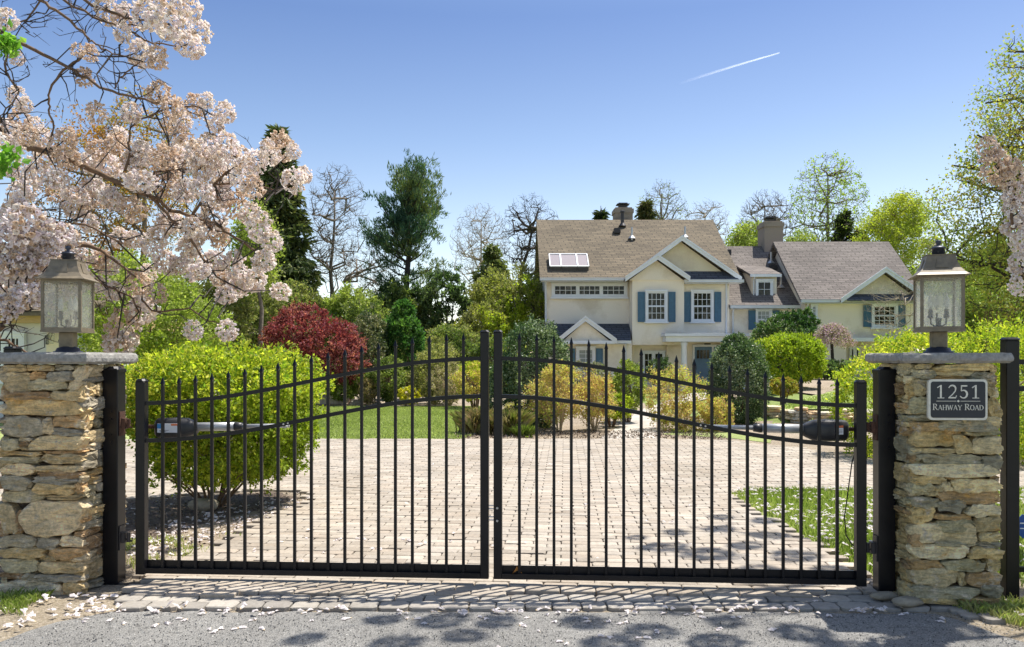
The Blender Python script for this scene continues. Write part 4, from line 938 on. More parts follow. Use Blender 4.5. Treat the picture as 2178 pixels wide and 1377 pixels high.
# transom band, sash windows, shutters
window(X(1173, yA), X(1334, yA), Z(633, yA), Z(602, yA), yA, 4, 2, 1, .13, mull=3)
for a, b_, s0, s1, s2, s3 in ((1372, 1419, 1356, 1371, 1421, 1436), (1469, 1517, 1453.5, 1468, 1518.5, 1533)):
    y = 38.6 if a < 1400 else 39.0
    window(X(a, y), X(b_, y), Z(685, y), Z(618, y), y, 4, 2, 2, .11, shut=[(X(s0, y), X(s1, y)), (X(s2, y), X(s3, y))], shz=(Z(685.6, y), Z(621.5, y)))
# lower pent roof with pediment on the left
zt_, zb_ = Z(689, yA), Z(724, 38.2)
slab('pent_roof', [(X(1157, 38.2), 38.2, zb_), (X(1342, 38.2), 38.2, zb_), (X(1341, yA), yA - .002, zt_), (X(1160, yA), yA - .002, zt_)], 'shingle_shaded', .12)
gutter(X(1157, 38.2), X(1342, 38.2), 38.2, zb_ - .02)
pa, pb, pp, pz = X(1186, 37.9), X(1310, 37.9), X(1245, 37.9), Z(676, 37.9)
gable(pa, pb, pp, zb_ - .02, pz, 38.05, lambda z: 38.2 + (z - zb_) / ((zt_ - zb_) / 1.4), .16, 'shingle_shaded', 'stucco', .6)
Hb('pediment_base', 'white_trim', [(pa + .05, pb - .05, 37.86, 38.1, zb_ - .17, zb_ - .03)])
window(X(1225, 38.6), X(1266, 38.6), Z(805, 38.6), Z(738, 38.6), 38.6, 2, 3, 2, .12, 'curtain_glass', shut=[(X(1211, 38.6), X(1223, 38.6)), (X(1267.5, 38.6), X(1282, 38.6))])
window(X(1365, yA), X(1414, yA), Z(800, yA), Z(747, yA), yA, 2, 3, 1, .1, mull=2)
# porch
Hb('porch_roof', 'white_trim', [(X(1416, 37.8), X(1596, 37.8), 37.75, 39.595, Z(727, 37.8), Z(716, 37.8)), (X(1413, 37.7), X(1599, 37.7), 37.6, 39.59, Z(715.6, 37.8), Z(710, 37.8))])
Hb('porch_flashing', 'metal_flash', [(X(1416, 37.7), X(1540, 37.7), 37.68, 38.55, Z(709.8, 37.8), Z(708.6, 37.8))])
for px in (1455, 1588):
    mb = MB(); x = X(px, 38); mb.lathe([(.2, 0), (.2, .08), (.15, .12), (.145, 1.0), (.125, Z(731, 38) - .1), (.15, Z(731, 38) - .06), (.17, Z(727.6, 38))], (x, 38, 0), 16); mb.build('column', 'white_trim', house, True)
Hb('pilaster', 'stucco', [(X(1418, 39.3), X(1448, 39.3), 39.25, 39.594, 0, Z(727.6, 37.8))])
dx0, dx1 = X(1478, 39.4), X(1515, 39.4); zt_d = Z(738, 39.4)
Hb('door_frame', 'white_trim', [(dx0 - .09, dx0, 39.44, 39.62, 0, zt_d + .1), (dx1, dx1 + .08, 39.44, 39.62, 0, zt_d + .1), (dx0, dx1, 39.44, 39.62, zt_d, zt_d + .1), (dx1 + .5, dx1 + .58, 39.44, 39.62, 0, zt_d + .1), (dx1 + .08, dx1 + .5, 39.44, 39.62, zt_d, zt_d + .1)])
dr = Hb('door', 'door_blue', [(dx0, dx1, 39.5, 39.56, .05, zt_d), (dx0 + .1, dx1 - .1, 39.48, 39.4995, Z(766.5, 39.4), Z(765, 39.4))])
for k in range(4):
    a = dx0 + .1 + k * (dx1 - dx0 - .2) / 4; Hb('pane', 'window_glass', [(a + .01, a + (dx1 - dx0 - .2) / 4 - .02, 39.485, 39.4995, Z(763, 39.4), Z(745, 39.4))], dr)
mb = MB(); mb.tube([(dx0 + .08, 39.45, 1.0), (dx0 + .08, 39.43, 1.03), (dx0 + .08, 39.43, 1.15), (dx0 + .08, 39.47, 1.18)], .012, 6); mb.build('door_handle', 'metal_dark', dr)
sl = Hb('door_panel', 'door_blue', [(dx1 + .08, dx1 + .5, 39.5, 39.56, .05, zt_d)]); Hb('pane', 'window_glass', [(dx1 + .16, dx1 + .42, 39.485, 39.4995, Z(763, 39.4), Z(745, 39.4))], sl)
Hb('house_number', 'cast_black', [(X(1499, 39.5), X(1512, 39.5), 39.56, 39.599, Z(735, 39.5), Z(730.6, 39.5))])
# downspouts
def spout(px, y, z0, z1, w=.045):
    mb = MB(); x = X(px, y); mb.tube([(x, y - .25, z1), (x, y - .08, z1 - .22), (x, y - .07, z0 + .12), (x, y - .22, z0)], w, 8); mb.build('downspout', 'gutter_white', house)
spout(1544, 39.0, Z(713, 39), ze - .1); spout(1161, yA, Z(687, yA), ze - .1); spout(1330, 38.6, 0, 2.2)
# roof furniture of the main block
def onroof(px, py, y0, z0, k):                        # point where the sight line meets the roof plane
    lo, hi = y0, y0 + 8
    for _ in range(40):
        m_ = (lo + hi) / 2
        if Z(py, m_) > z0 + (m_ - y0) * k: lo = m_
        else: hi = m_
    return X(px, lo), lo, Z(py, lo)
sk = None
for i, (pa_, pb_) in enumerate(((1170, 1193), (1194, 1228), (1229, 1252))):
    x0_, y0_, z0_ = onroof(pa_, 575, 38.85, ze, kA); x1_, y1_, z1_ = onroof(pb_, 549, 38.85, ze, kA); xb_ = X(pb_, y0_)
    up = .16
    mb = MB(); P = [(x0_, y0_, z0_), (xb_, y0_, z0_), (xb_, y1_, z1_), (x0_, y1_, z1_)]
    mb.prism([(a, b_ - .05, c_ + up) for a, b_, c_ in P], (0, .05, -up - .1)); f = mb.build('skylight', 'metal_dark', roofA)
    nrm = Vector((0, -kA, 1)).normalized()
    mb = MB()
    Q = [Vector((a, b_ - .05, c_ + up)) + nrm * .004 for a, b_, c_ in P]
    for q in range(4): mb.beam(Q[q] + nrm * .02, Q[(q + 1) % 4] + nrm * (.02 + .003 * (q % 2)), .045, .05, nrm)
    mb.build('skylight_frame', 'white_trim', f)
    mb = MB(); mb.prism(Q, tuple(nrm * .012)); mb.build('pane', 'skylight_glass', f)
def vent(px, py, kind, y0=38.85, z0=ze, k=kA, par=None):
    x, y, z = onroof(px, py, y0, z0, k); mb = MB()
    if kind == 'pipe': mb.lathe([(.05, -.1), (.05, .55)], (x, y, z), 10); mb.lathe([(.2, -.02), (.09, .12), (.05, .14)], (x, y, z), 10); mb.build('vent_pipe', 'metal_flash', par or roofA)
    elif kind == 'stack': mb.lathe([(.2, -.05), (.1, .1), (.09, .12), (.09, .62), (.12, .64), (.12, .74), (.02, .78)], (x, y, z), 12); mb.build('vent_pipe', 'metal_dark', par or roofA)
    else: mb.box(x - .16, x + .16, y - .1, y + .3, z - .05, z + .2); mb.build('roof_vent', 'metal_dark', par or roofA)
vent(1344, 507, 'pipe'); vent(1457, 505, 'pipe'); vent(1324, 479, 'stack'); vent(1313, 494, 'box')
def chimney(pa_, pb_, y, w, zt, zbase, par):
    a, b_ = X(pa_, y), X(pb_, y); mb = MB(); mb.box(a + .05, b_ - .05, y, y + w, zbase, zt - .3); mb.box(a, b_, y - .05, y + w + .05, zt - .3, zt - .08); mb.box(a + .08, b_ - .08, y + .03, y + w - .03, zt - .08, zt)
    ch = mb.build('chimney', 'chimney_stucco', par); cx_ = (a + b_) / 2; cy_ = y + w / 2
    mb = MB()
    for sx in (-1, 1):
        for sy in (-1, 1): mb.beam((cx_ + sx * .22, cy_ + sy * .2, zt), (cx_ + sx * .22, cy_ + sy * .2, zt + .22), .03, .03, (1, 0, 0))
    mb.box(cx_ - .34, cx_ + .34, cy_ - .3, cy_ + .3, zt + .2, zt + .235); mb.box(cx_ - .2, cx_ + .2, cy_ - .18, cy_ + .18, zt + .001, zt + .17); mb.box(cx_ - .24, cx_ + .24, cy_ - .2, cy_ + .2, zt + .237, zt + .3)
    mb.build('chimney_cap', 'metal_dark', ch)
chimney(1306, 1348, 44.6, 1.0, Z(441, 44.6), 7.5, roofA)
# middle wing
eM = 38.95; yM = 39.35; zM = Z(650, eM); rM = 43.6; rzM = Z(524, rM); kM = (rzM - zM) / (rM - eM)
xm0, xm1 = X(1545, yM), X(1722, yM)
Hb('wall', 'stucco', [(xr + .002, xm1, yM, 49, 0, zM)])
mb = MB(); mb.prism([(xr + .01, eM, zM + .02), (xm1 + .5, eM, zM + .02), (xm1 + .5, rM, rzM), (xr - 1.2, rM, rzM), (xr - 1.2, eM + 1.5, zM + .02 + 1.5 * kM)], (0, 0, -.14)); mb.prism([(xr - 1.2, 48.5, zM), (xr - 1.2, rM, rzM), (xm1 + .5, rM, rzM), (xm1 + .5, 48.5, zM)], (0, 0, -.14)); roofM = mb.build('roof', 'shingle_grey', house)
gutter(xr + .02, X(1708, eM), eM, zM)
window(X(1606, yM), X(1641, yM), Z(703, yM), Z(657, yM), yM, 3, 2, 2, .1, 'curtain_glass', shut=[(X(1591, yM), X(1605.5, yM)), (X(1642, yM), X(1657, yM))])
spout(1558, yM, Z(713, yM), zM - .1)
vent(1548, 540, 'box', eM, zM, kM, roofM); vent(1640, 560, 'pipe', eM, zM, kM, roofM); vent(1645, 573, 'box', eM, zM, kM, roofM); vent(1661, 612, 'pipe', eM, zM, kM, roofM)
# dormer
yD = 39.75; dz0 = zM + .75 * kM; ztop = Z(585, yD); a, b_ = X(1599, yD), X(1652, yD)
mb = MB(); mb.prism([(a, yD, dz0 - .3), (a, yD, ztop), (a, yD + (ztop - dz0) / kM + .8, ztop + .35), (a, yD + (ztop - dz0) / kM + .8, ztop - .6)], (b_ - a, 0, 0)); mb.build('dormer_wall', 'stucco', house)
slab('dormer_roof', [(a - .15, yD - .25, ztop + .02), (b_ + .15, yD - .25, ztop + .02), (b_ + .15, 42.2, ztop + .75), (a - .15, 42.2, ztop + .75)], 'shingle_grey', .1)
Hb('dormer_fascia', 'white_trim', [(a - .15, b_ + .15, yD - .28, yD - .252, ztop - .12, ztop + .01)])
window(X(1606, yD), X(1643, yD), Z(636, yD), Z(595.5, yD), yD - .01, 2, 2, 1, .1); spout(1602, yD, Z(647, yD), ztop - .1, .035)
# right wing
yC = 38.3; zC = Z(638, 37.9); kC = .80; rzC = zC + (41.9 - 37.9) * kC
xc0, xc1 = X(1712, yC), X(1966, yC)
Hb('wall', 'stucco', [(xc0, xc1, yC, 46, Z(722, yC), zC), ]); Hb('wall', 'stucco', [(xc0, X(1800, yC), yC + .003, yC + .4, 0, Z(722, yC) - .003), (X(1800, yC), xc1, yC + .7, yC + .9, 0, Z(722, yC))])
Hb('trim_band', 'white_trim', [(X(1800, yC) - .2, xc1 + .3, yC - .35, yC - .002, Z(727, yC), Z(719, yC))])
xq0, xq1 = X(1703, 37.9), X(1975, 37.9)
mb = MB(); mb.prism([(xq0, 37.9, zC + .02), (xq1, 37.9, zC + .02), (xq1, 41.9, rzC), (xq0, 41.9, rzC)], (0, 0, -.14)); mb.prism([(xq0, 46.2, zC + .02), (xq0, 41.9, rzC), (xq1, 41.9, rzC), (xq1, 46.2, zC + .02)], (0, 0, -.14)); roofC = mb.build('roof', 'shingle_grey', house)
for x in (xc0 - .01, xc1 - .21): mb = MB(); mb.prism([(x, yC + .01, zC), (x, 45.9, zC), (x, 41.9, rzC - .2)], (.2, 0, 0)); mb.build('gable_wall', 'stucco', house)
gutter(xq0, xq1, 37.9, zC)
bkC = lambda z: 37.9 + (z - zC) / kC
gable(X(1790, 37.6), X(1977, 37.6), X(1883.5, 37.6), zC - .02, Z(571.5, 37.6), 37.95, bkC, .35, 'shingle_grey', 'stucco_yellow_bounce', kC)
slab('pent_roof', [(X(1800, 37.6), 37.5, zC - .02), (X(1968, 37.6), 37.5, zC - .02), (X(1955, 37.6), 37.94, zC + .26), (X(1812, 37.6), 37.94, zC + .26)], 'shingle_shaded', .06)
window(X(1852, yC), X(1908, yC), Z(697, yC), Z(646, yC), yC, 4, 2, 2, .12, 'window_glass', shut=[(X(1835, yC), X(1851, yC)), (X(1909, yC), X(1924, yC))])
window(X(1723.5, yC), X(1737.5, yC), Z(676, yC), Z(648, yC), yC, 2, 3, 1, .07); spout(1716, yC, .5, zC - .1)
window(X(1805, 39), X(1829, 39), Z(790, 39), Z(738, 39), 39.0, 1, 1, 1, .08, mull=2)
chimney(1624, 1668, 43.1, 1.2, Z(470, 43.1), 6.0, roofM)
# left garage wing, seen under the blossom
gar = empty('garage', (-12, 20, 0), 'pale garage with tan soffit and multi-pane doors glimpsed left behind the pillar', 'garage')
yG = 20.0
def Gb(name, mat, boxes, par=None):
    mb = MB(); 
    for b_ in boxes: mb.box(*b_)
    return mb.build(name, mat, par or gar)
xg = X(182, yG)
Gb('wall', 'garage_white', [(-20, xg - .35, yG, 26, 0, Z(688, yG))])
Gb('porch_ceiling', 'tan_soffit', [(-20, xg, yG - .3, 26, Z(688, yG) + .001, Z(664, yG))]); Gb('corner_post', 'white_trim', [(xg - .3, xg, yG - .25, yG + .05, 0, Z(688, yG))])
slab('roof', [(-20.4, yG - .6, Z(664, yG)), (xg + .3, yG - .6, Z(664, yG)), (xg + .3, 24.5, Z(664, yG) + 1.5), (-20.4, 24.5, Z(664, yG) + 1.5)], 'shingle_tan', .12, gar)
window(X(-60, yG), X(58, yG), .9, Z(707, yG), yG - .02, 3, 3, 1, .12, mull=3, par=gar, sill=False)
Gb('panel', 'stucco_yellow_bounce', [(X(100, yG), X(130, yG), yG - .03, yG - .002, 0, Z(689, yG))])
x = X(114, yG); wl = Gb('wall_light', 'metal_dark', [(x - .16, x - .1, yG - .06, yG - .032, Z(733, yG), Z(714, yG)), (x - .08, x + .12, yG - .26, yG - .08, Z(704, yG), Z(702, yG)), (x - .1, x - .08, yG - .2, yG - .05, Z(716, yG), Z(714, yG))])
mb = MB(); mb.lathe([(.07, Z(732, yG)), (.09, Z(728, yG)), (.09, Z(706, yG)), (.06, Z(704.4, yG))], (x + .02, yG - .17, 0), 8); mb.build('lamp_glass', 'seeded_glass', wl)

# ------------------------------------------------------------ shrubs near and far
YG = [(.26, .34, .03), (.38, .44, .04), (.50, .52, .05), (.18, .28, .03), (.60, .58, .08)]
DG = [(.045, .08, .03), (.07, .12, .04), (.11, .17, .06), (.17, .23, .10), (.035, .06, .025)]
MG = [(.10, .15, .04), (.15, .20, .05), (.21, .26, .07), (.27, .30, .09)]
LG = [(.25, .31, .06), (.33, .38, .08), (.40, .43, .12), (.19, .25, .045)]
OL = [(.22, .23, .075), (.30, .29, .10), (.37, .35, .14), (.16, .18, .055)]
OR = [(.54, .36, .16), (.60, .50, .16), (.54, .52, .13), (.46, .28, .15), (.40, .46, .10)]
HG = [(.05, .10, .035), (.08, .14, .05), (.13, .20, .08), (.22, .28, .14), (.035, .07, .025)]
def gp(px, py): x, y = G(px, py); return (x, y, gz(x, y))
def ell(px0, px1, py0, py1, D, dep=None):              # ellipsoid filling a box of the photo at a depth
    x0_, x1_ = X(px0, D), X(px1, D); z0_, z1_ = Z(py1, D), Z(py0, D)
    return ((x0_ + x1_) / 2, D, (z0_ + z1_) / 2, (x1_ - x0_) / 2, dep or (x1_ - x0_) / 2, (z1_ - z0_) / 2)
D = 8.4
shrub('burning_bush', 'large yellow-green bush on bare stems behind the left gate leaf', (X(455, D), D, 0), [ell(286, 668, 742, 950, D, .95), ell(320, 655, 840, 1018, D, .8)], 90000, .042, YG, 31, sup=2.3, shell=.55, amp=.15, tails=.09, jit=.24, stems=14, stem_r=.013, bark='bark_brown', up=.25, spread=.75, stem_part='stem', base_r=.07, sz=(-.75, .1))
D = 12.6
shrub('hedge', 'long clipped yellow-green hedge behind the plaque pillar', (X(2010, D), D, 0), [ell(1795, 1960, 760, 985, D, .9), ell(1850, 2080, 712, 985, D, 1.1), ell(1990, 2260, 694, 985, D, 1.3), ell(2150, 2500, 694, 985, D, 1.5)], 75000, .05, YG, 32, sup=2.8, shell=.8, amp=.06, stems=8, bark='bark_tan')
D = 28.
shrub('round_bush', 'round clipped yellow-green bush on a short stem before the right wing', (X(1690, D), D, gz(X(1690, D), D)), [ell(1609, 1746, 716, 812, D), ], 26000, .085, YG[:4] + [(.30, .40, .06)], 33, sup=2.4, shell=.85, amp=.05, stems=5, stem_r=.06, bark='bark_dark')
shrub('golden_bush', 'low yellow bush peeking out left of the round clipped bush', (X(1600, 30), 30, .1), [ell(1575, 1635, 726, 790, 30)], 7000, .09, YG, 34)
D = 19.3
shrub('holly', 'dark glossy egg-shaped holly in front of the blue door', (X(1568, D), D, 0), [ell(1511, 1628, 726, 905, D), ell(1540, 1585, 712, 760, D)], 34000, .05, HG + [(.28, .34, .2)], 35, sup=2.2, mat='glossy_leaf', amp=.08, tails=.06, stems=3)
D = 18.2
shrub('holly', 'tall dark holly with a leaning crown beside the centre stiles', (X(1130, D), D, 0), [ell(1068, 1200, 688, 925, D), ell(1110, 1215, 720, 860, D, .6), ell(1035, 1110, 760, 930, D, .6)], 46000, .05, HG + [(.28, .34, .2)], 36, sup=2.1, mat='glossy_leaf', amp=.14, tails=.08, stems=3, stem_r=.05)
D = 17.0
shrub('spirea', 'tallest orange and yellow spirea left of the garden path', (X(1190, D), D, 0), [ell(1115, 1245, 792, 905, D, .6), ell(1150, 1230, 770, 830, D, .4)], 10500, .042, OR, 37, stems=16, stem_r=.012, bark='bark_tan', amp=.2, shell=.35, tails=.12, spread=.8, clump=.1)
shrub('spirea', 'russet spirea between the tall orange one and the garden path', (X(1268, D), D + .4, 0), [ell(1225, 1310, 790, 900, D + .4, .55)], 7500, .042, OR[::-1][1:] + [(.38, .16, .07)], 38, stems=12, stem_r=.012, bark='bark_tan', amp=.2, shell=.35, tails=.12, spread=.8, clump=.1)
shrub('boxwood', 'fresh green mound where the garden path narrows, left side', (X(1335, 19.6), 19.6, 0), [ell(1300, 1372, 770, 880, 19.6, .6)], 9000, .05, LG, 39, shell=.6)
shrub('boxwood', 'small yellow-green mound at the left border of the garden path', (X(1300, 18.3), 18.3, 0), [ell(1270, 1345, 840, 892, 18.3, .45)], 7000, .045, YG, 40, shell=.6)
D = 17.6
shrub('spirea', 'orange spirea right of the garden path, leaning over it', (X(1450, D), D, 0), [ell(1368, 1500, 782, 905, D, .65), ell(1400, 1520, 850, 930, D - .4, .5)], 13000, .042, OR, 41, stems=14, stem_r=.012, bark='bark_tan', amp=.17, shell=.5, tails=.1, spread=.8)
shrub('spirea', 'low peach-coloured spirea at the foot of the egg-shaped holly', (X(1515, 17.2), 17.2, 0), [ell(1490, 1560, 845, 925, 17.2, .4)], 5500, .04, OR + [(.5, .3, .18)], 42, stems=8, stem_r=.01, amp=.18, shell=.5, tails=.1)
shrub('yellow_bush', 'small orange-yellow bush below the round clipped bush', (X(1665, 22.5), 22.5, .2), [ell(1640, 1693, 805, 842, 22.5)], 5000, .05, [(.45, .38, .06), (.38, .25, .06), (.30, .33, .06)], 43)
shrub('perennial', 'grey-green perennial in front of the low stone wall', (X(1718, 17.6), 17.6, 0), [ell(1690, 1750, 905, 960, 17.6, .35)], 3000, .05, [(.22, .28, .12), (.16, .24, .06), (.4, .42, .1)], 44, shell=.3, stems=4, stem_r=.006)
shrub('perennial', 'orange low plant under the right gate opener', (X(1640, 17.9), 17.9, 0), [ell(1612, 1672, 905, 935, 17.9, .3)], 2500, .05, OR, 45, shell=.3, stems=4, stem_r=.006)
# shrubs by the house
for a in (('rhododendron', 'broad white-green shrub against the middle wing wall', [ell(1625, 1735, 668, 760, 36, 1.2), ell(1600, 1660, 690, 745, 36, .8), ell(1690, 1735, 662, 730, 36, .7)], 16000, .12, [(.05, .11, .03), (.09, .17, .04), (.20, .27, .10), (.34, .38, .2)], 46, 'glossy_leaf'),
          ('foundation_shrub', 'low grey-green shrub under the weeping pink tree, left of its trunk', [ell(1738, 1775, 770, 802, 33, .6)], 4000, .08, [(.16, .22, .10), (.10, .16, .06)], 47, 'leaf'),
          ('foundation_shrub', 'low grey-green shrub under the weeping pink tree, right of its trunk', [ell(1772, 1815, 768, 802, 33.3, .6)], 4500, .08, [(.16, .22, .10), (.22, .28, .12)], 48, 'leaf'),
          ('foundation_shrub', 'pale flowering shrub below the lower left house window', [ell(1190, 1300, 775, 835, 32, 1)], 9000, .09, [(.28, .26, .22), (.22, .24, .1), (.34, .32, .36)], 49, 'leaf'),
          ('foundation_shrub', 'dark green shrub under the paned porch window', [ell(1380, 1425, 765, 820, 34, .8)], 5000, .09, DG, 50, 'glossy_leaf')):
    e = a[2][0]; shrub(a[0], a[1], (e[0], e[1], gz(e[0], e[1])), a[2], a[3], a[4], a[5], a[6], mat=a[7], amp=.16, tails=.1, stems=5)
# weeping pink tree before the right wing
rw = np.random.default_rng(51); bx_, by_ = X(1770, 34), 34.0; bz = gz(bx_, by_)
root = empty('weeping_cherry', (bx_, by_, bz), 'small weeping tree with pink blossom in front of the right wing wall', 'tree')
mb = MB(); topz = Z(715, 34); mb.tube([(bx_, by_, bz), (bx_ + .03, by_, bz + .6), (bx_ - .02, by_, topz - .3), (bx_, by_, topz)], [.08, .065, .06, .05], 8); mb.build('trunk', 'bark_dark', root, True)
mb = MB(); PT = []
for i in range(110):
    a = rw.uniform(0, 6.28); r_ = rw.uniform(.25, 1.0) * .95; h = .55 * (1 - .5 * r_) * rw.uniform(.6, 1.1)
    pts = []
    for q in range(7):
        t = q / 6; pts.append((bx_ + math.cos(a) * r_ * t, by_ + math.sin(a) * r_ * t * .9, topz + h * math.sin(min(1, t * 1.6) * math.pi / 2) - (max(0, t - .45) ** 1.5) * (1.1 + .5 * rw.random())))
    mb.tube(pts, [.02, .015, .012, .01, .008, .006, .004], 4, cap=False); PT += pts[2:]
mb.build('branches', 'bark_pale', root, fixn=False)
PT = np.array(PT); n = 9000; P = PT[rw.integers(0, len(PT), n)] + rw.normal(0, .06, (n, 3))
V, Fq, C = leaf_np(P, .055, rw, pal(rw, n, [(.55, .36, .44), (.62, .45, .50), (.48, .42, .30), (.35, .38, .12)], .12), .8); link('blossom', mesh_np('blossom', V, Fq, C), 'petal', root)
# bare white-branched shrub against the right wing
env_tree('bare_shrub', 'pale leafless shrub reaching over the right wing window', (X(1935, 30), 30, gz(14, 30)), [ell(1830, 1985, 590, 720, 30, 1.0)], [9, 60, 330], [.035, .02, .010, .005], 'bark_pale', seed=52, cat='shrub', trunk_top=(X(1925, 30), 30, Z(650, 30)), wig=.12, upb=.8)
# garden behind the left lawn
for a in (('red_maple', 'dark red Japanese maple above the left bush', (X(655, 27), 27), [ell(575, 700, 655, 750, 27, 1.2), ell(640, 770, 690, 790, 27, 1.2), ell(560, 650, 690, 775, 27, 1.0), ell(650, 775, 735, 815, 26.6, .9)], 30000, .08, [(.19, .03, .045), (.30, .06, .075), (.42, .14, .16), (.12, .02, .03), (.34, .13, .10)], 60, 'leaf', .26, 8),
          ('yellow_cypress', 'bright yellow dome-shaped shrublet at the back of the left lawn', (X(868, 26), 26), [ell(848, 893, 822, 858, 26)], 4500, .05, [(.52, .46, .03), (.44, .42, .03), (.6, .52, .05)], 61, 'leaf', .05, 2),
          ('juniper', 'flat green juniper behind the rocks at the left lawn', (X(735, 27), 27), [ell(680, 800, 785, 835, 27.5, 1.1), ell(700, 760, 800, 850, 27, .8)], 14000, .08, MG + [(.2, .27, .05)], 62, 'leaf', .2, 3),
          ('dry_bush', 'small tan twiggy bush between the rocks and the yellow dome', (X(785, 26.8), 26.8), [ell(760, 805, 805, 855, 26.8, .5)], 5000, .05, [(.34, .26, .15), (.28, .22, .12), (.25, .27, .08)], 63, 'leaf', .2, 12),
          ('green_shrub', 'mixed green shrub left of the yellow dome', (X(825, 27.2), 27.2), [ell(795, 860, 765, 850, 27.2, .8)], 9000, .075, MG, 64, 'leaf', .2, 5),
          ('green_shrub', 'soft olive shrub just right of the yellow dome', (X(925, 27.5), 27.5), [ell(875, 985, 742, 855, 27.5, 1.1)], 13000, .07, OL, 65, 'leaf', .2, 14),
          ('dry_grass', 'tan twiggy shrub with arching stems before the olive one', (X(955, 26.3), 26.3), [ell(910, 1000, 775, 862, 26.3, .7)], 3500, .06, [(.40, .34, .22), (.32, .27, .16), (.3, .31, .12)], 66, 'leaf', .2, 40),
          ('green_shrub', 'yellow-flecked shrub left of the centre stiles', (X(1010, 25), 25), [ell(970, 1045, 770, 850, 25, .8)], 8000, .06, YG[:3] + OR[:2], 67, 'leaf', .25, 8),
          ('variegated_holly', 'cream-flecked holly column behind the red maple', (X(800, 30), 30), [ell(745, 825, 670, 840, 30, 1.1)], 20000, .08, [(.05, .08, .03), (.12, .15, .06), (.34, .32, .18), (.2, .2, .1)], 68, 'glossy_leaf', .12, 3),
          ('cedar', 'feathery green cedar under the tall pine', (X(855, 31), 31), [ell(815, 900, 668, 800, 31, 1.0), ell(835, 880, 640, 700, 31, .6)], 17000, .11, [(.05, .13, .03), (.08, .18, .04), (.13, .24, .05)], 69, 'leaf', .2, 2),
          ('ornamental_grass', 'tuft of dry ornamental grass left of the centre stiles', (X(1015, 16.6), 16.6), [ell(985, 1050, 868, 940, 16.6, .3)], 600, .05, [(.5, .4, .22), (.4, .3, .15)], 70, 'leaf', .1, 0),
          ('ornamental_grass', 'green and tan grass tuft right of the centre stiles', (X(1085, 16.4), 16.4), [ell(1055, 1110, 862, 935, 16.4, .3)], 900, .05, [(.35, .36, .1), (.45, .38, .18)], 71, 'leaf', .1, 0),
          ('daylily', 'small clump of bright green strap leaves at the bed corner', (X(1117, 15.9), 15.9), [ell(1103, 1135, 912, 942, 15.9, .2)], 200, .05, LG, 72, 'leaf', .1, 0)):
    x_, y_ = a[2]; st = a[10]
    kw = dict(amp=a[9], tails=.1, stems=st, stem_r=.012 if st > 9 else .03, shell=.55 if st > 9 else .7, cat='tree' if a[0] in ('red_maple', 'cedar') else 'plant' if a[0] in ('ornamental_grass', 'daylily') else 'shrub')
    if st > 9: kw['spread'] = .9; kw['bark'] = 'bark_tan'
    shrub(a[0], a[1], (x_, y_, gz(x_, y_)), a[3], a[4], a[5], a[6], a[7], mat=a[8], **kw)
# blades for the tufts
def tuft(root_label, px, D, hw, h, n, palette, seed):
    r_ = np.random.default_rng(seed); P = np.stack([X(px, D) + r_.normal(0, hw * .35, n), D + r_.normal(0, hw * .35, n), np.zeros(n)], 1)
    o = blades('tuft', None, P, h * .5, h, palette, seed, .008, .9); del o['kind']
    for t in bpy.data.objects:
        if t.get('label') == root_label: o.parent = t; o.location = -Vector(t.location); o.name = 'leaf_blades'; del o['category']
tuft('tuft of dry ornamental grass left of the centre stiles', 1015, 16.6, .3, .62, 1300, [(.5, .4, .22), (.42, .32, .16), (.3, .3, .1)], 80)
tuft('green and tan grass tuft right of the centre stiles', 1085, 16.4, .25, .62, 900, [(.35, .36, .1), (.45, .38, .18), (.2, .28, .06)], 81)
tuft('small clump of bright green strap leaves at the bed corner', 1117, 15.9, .16, .30, 260, LG, 82)
# rocks and low dry-stone wall
def stone_lump(mb, c, r3, r_, col):
    n = 10; vs = []
    for a in range(6):
        th = math.pi * a / 5
        for k in range(n):
            p = 2 * math.pi * k / n; q = 1 + r_.normal(0, .07)
            vs.append((c[0] + r3[0] * math.copysign(abs(math.cos(p)) ** .6, math.cos(p)) * math.sin(th) ** .5 * q, c[1] + r3[1] * math.copysign(abs(math.sin(p)) ** .6, math.sin(p)) * math.sin(th) ** .5 * q, c[2] + r3[2] * math.copysign(abs(math.cos(th)) ** .6, math.cos(th)) * q))
    mb.add(vs, [(a * n + k, a * n + (k + 1) % n, (a + 1) * n + (k + 1) % n, (a + 1) * n + k) for a in range(5) for k in range(n)], col)
rr = np.random.default_rng(83); mb = MB()
wp = [(X(1598, 20.5), 20.5), (X(1640, 20), 20.0), (X(1700, 19.4), 19.4), (X(1760, 18.9), 18.9), (X(1850, 18.4), 18.4), (9.5, 18.2)]
for lv in range(5):
    for (x0_, y0_), (x1_, y1_) in zip(wp[:-1], wp[1:]):
        L = math.hypot(x1_ - x0_, y1_ - y0_); t = rr.uniform(0, .1)
        while t < 1:
            w = rr.uniform(.10, .24); c = (x0_ + (x1_ - x0_) * t, y0_ + (y1_ - y0_) * t + rr.normal(0, .03), .04 + lv * .075)
            if not (lv == 4 and rr.random() < .4): stone_lump(mb, c, (w, .16, .042), rr, tuple(np.array(SC[rr.integers(0, 8)]) * 1.25))
            t += w * 1.9 / L
tag(mb.build('low_stone_wall', 'rock'), 'low dry-stone wall holding up the raised right lawn', 'wall')
GROCK = 'rocks at the back of the left lawn'
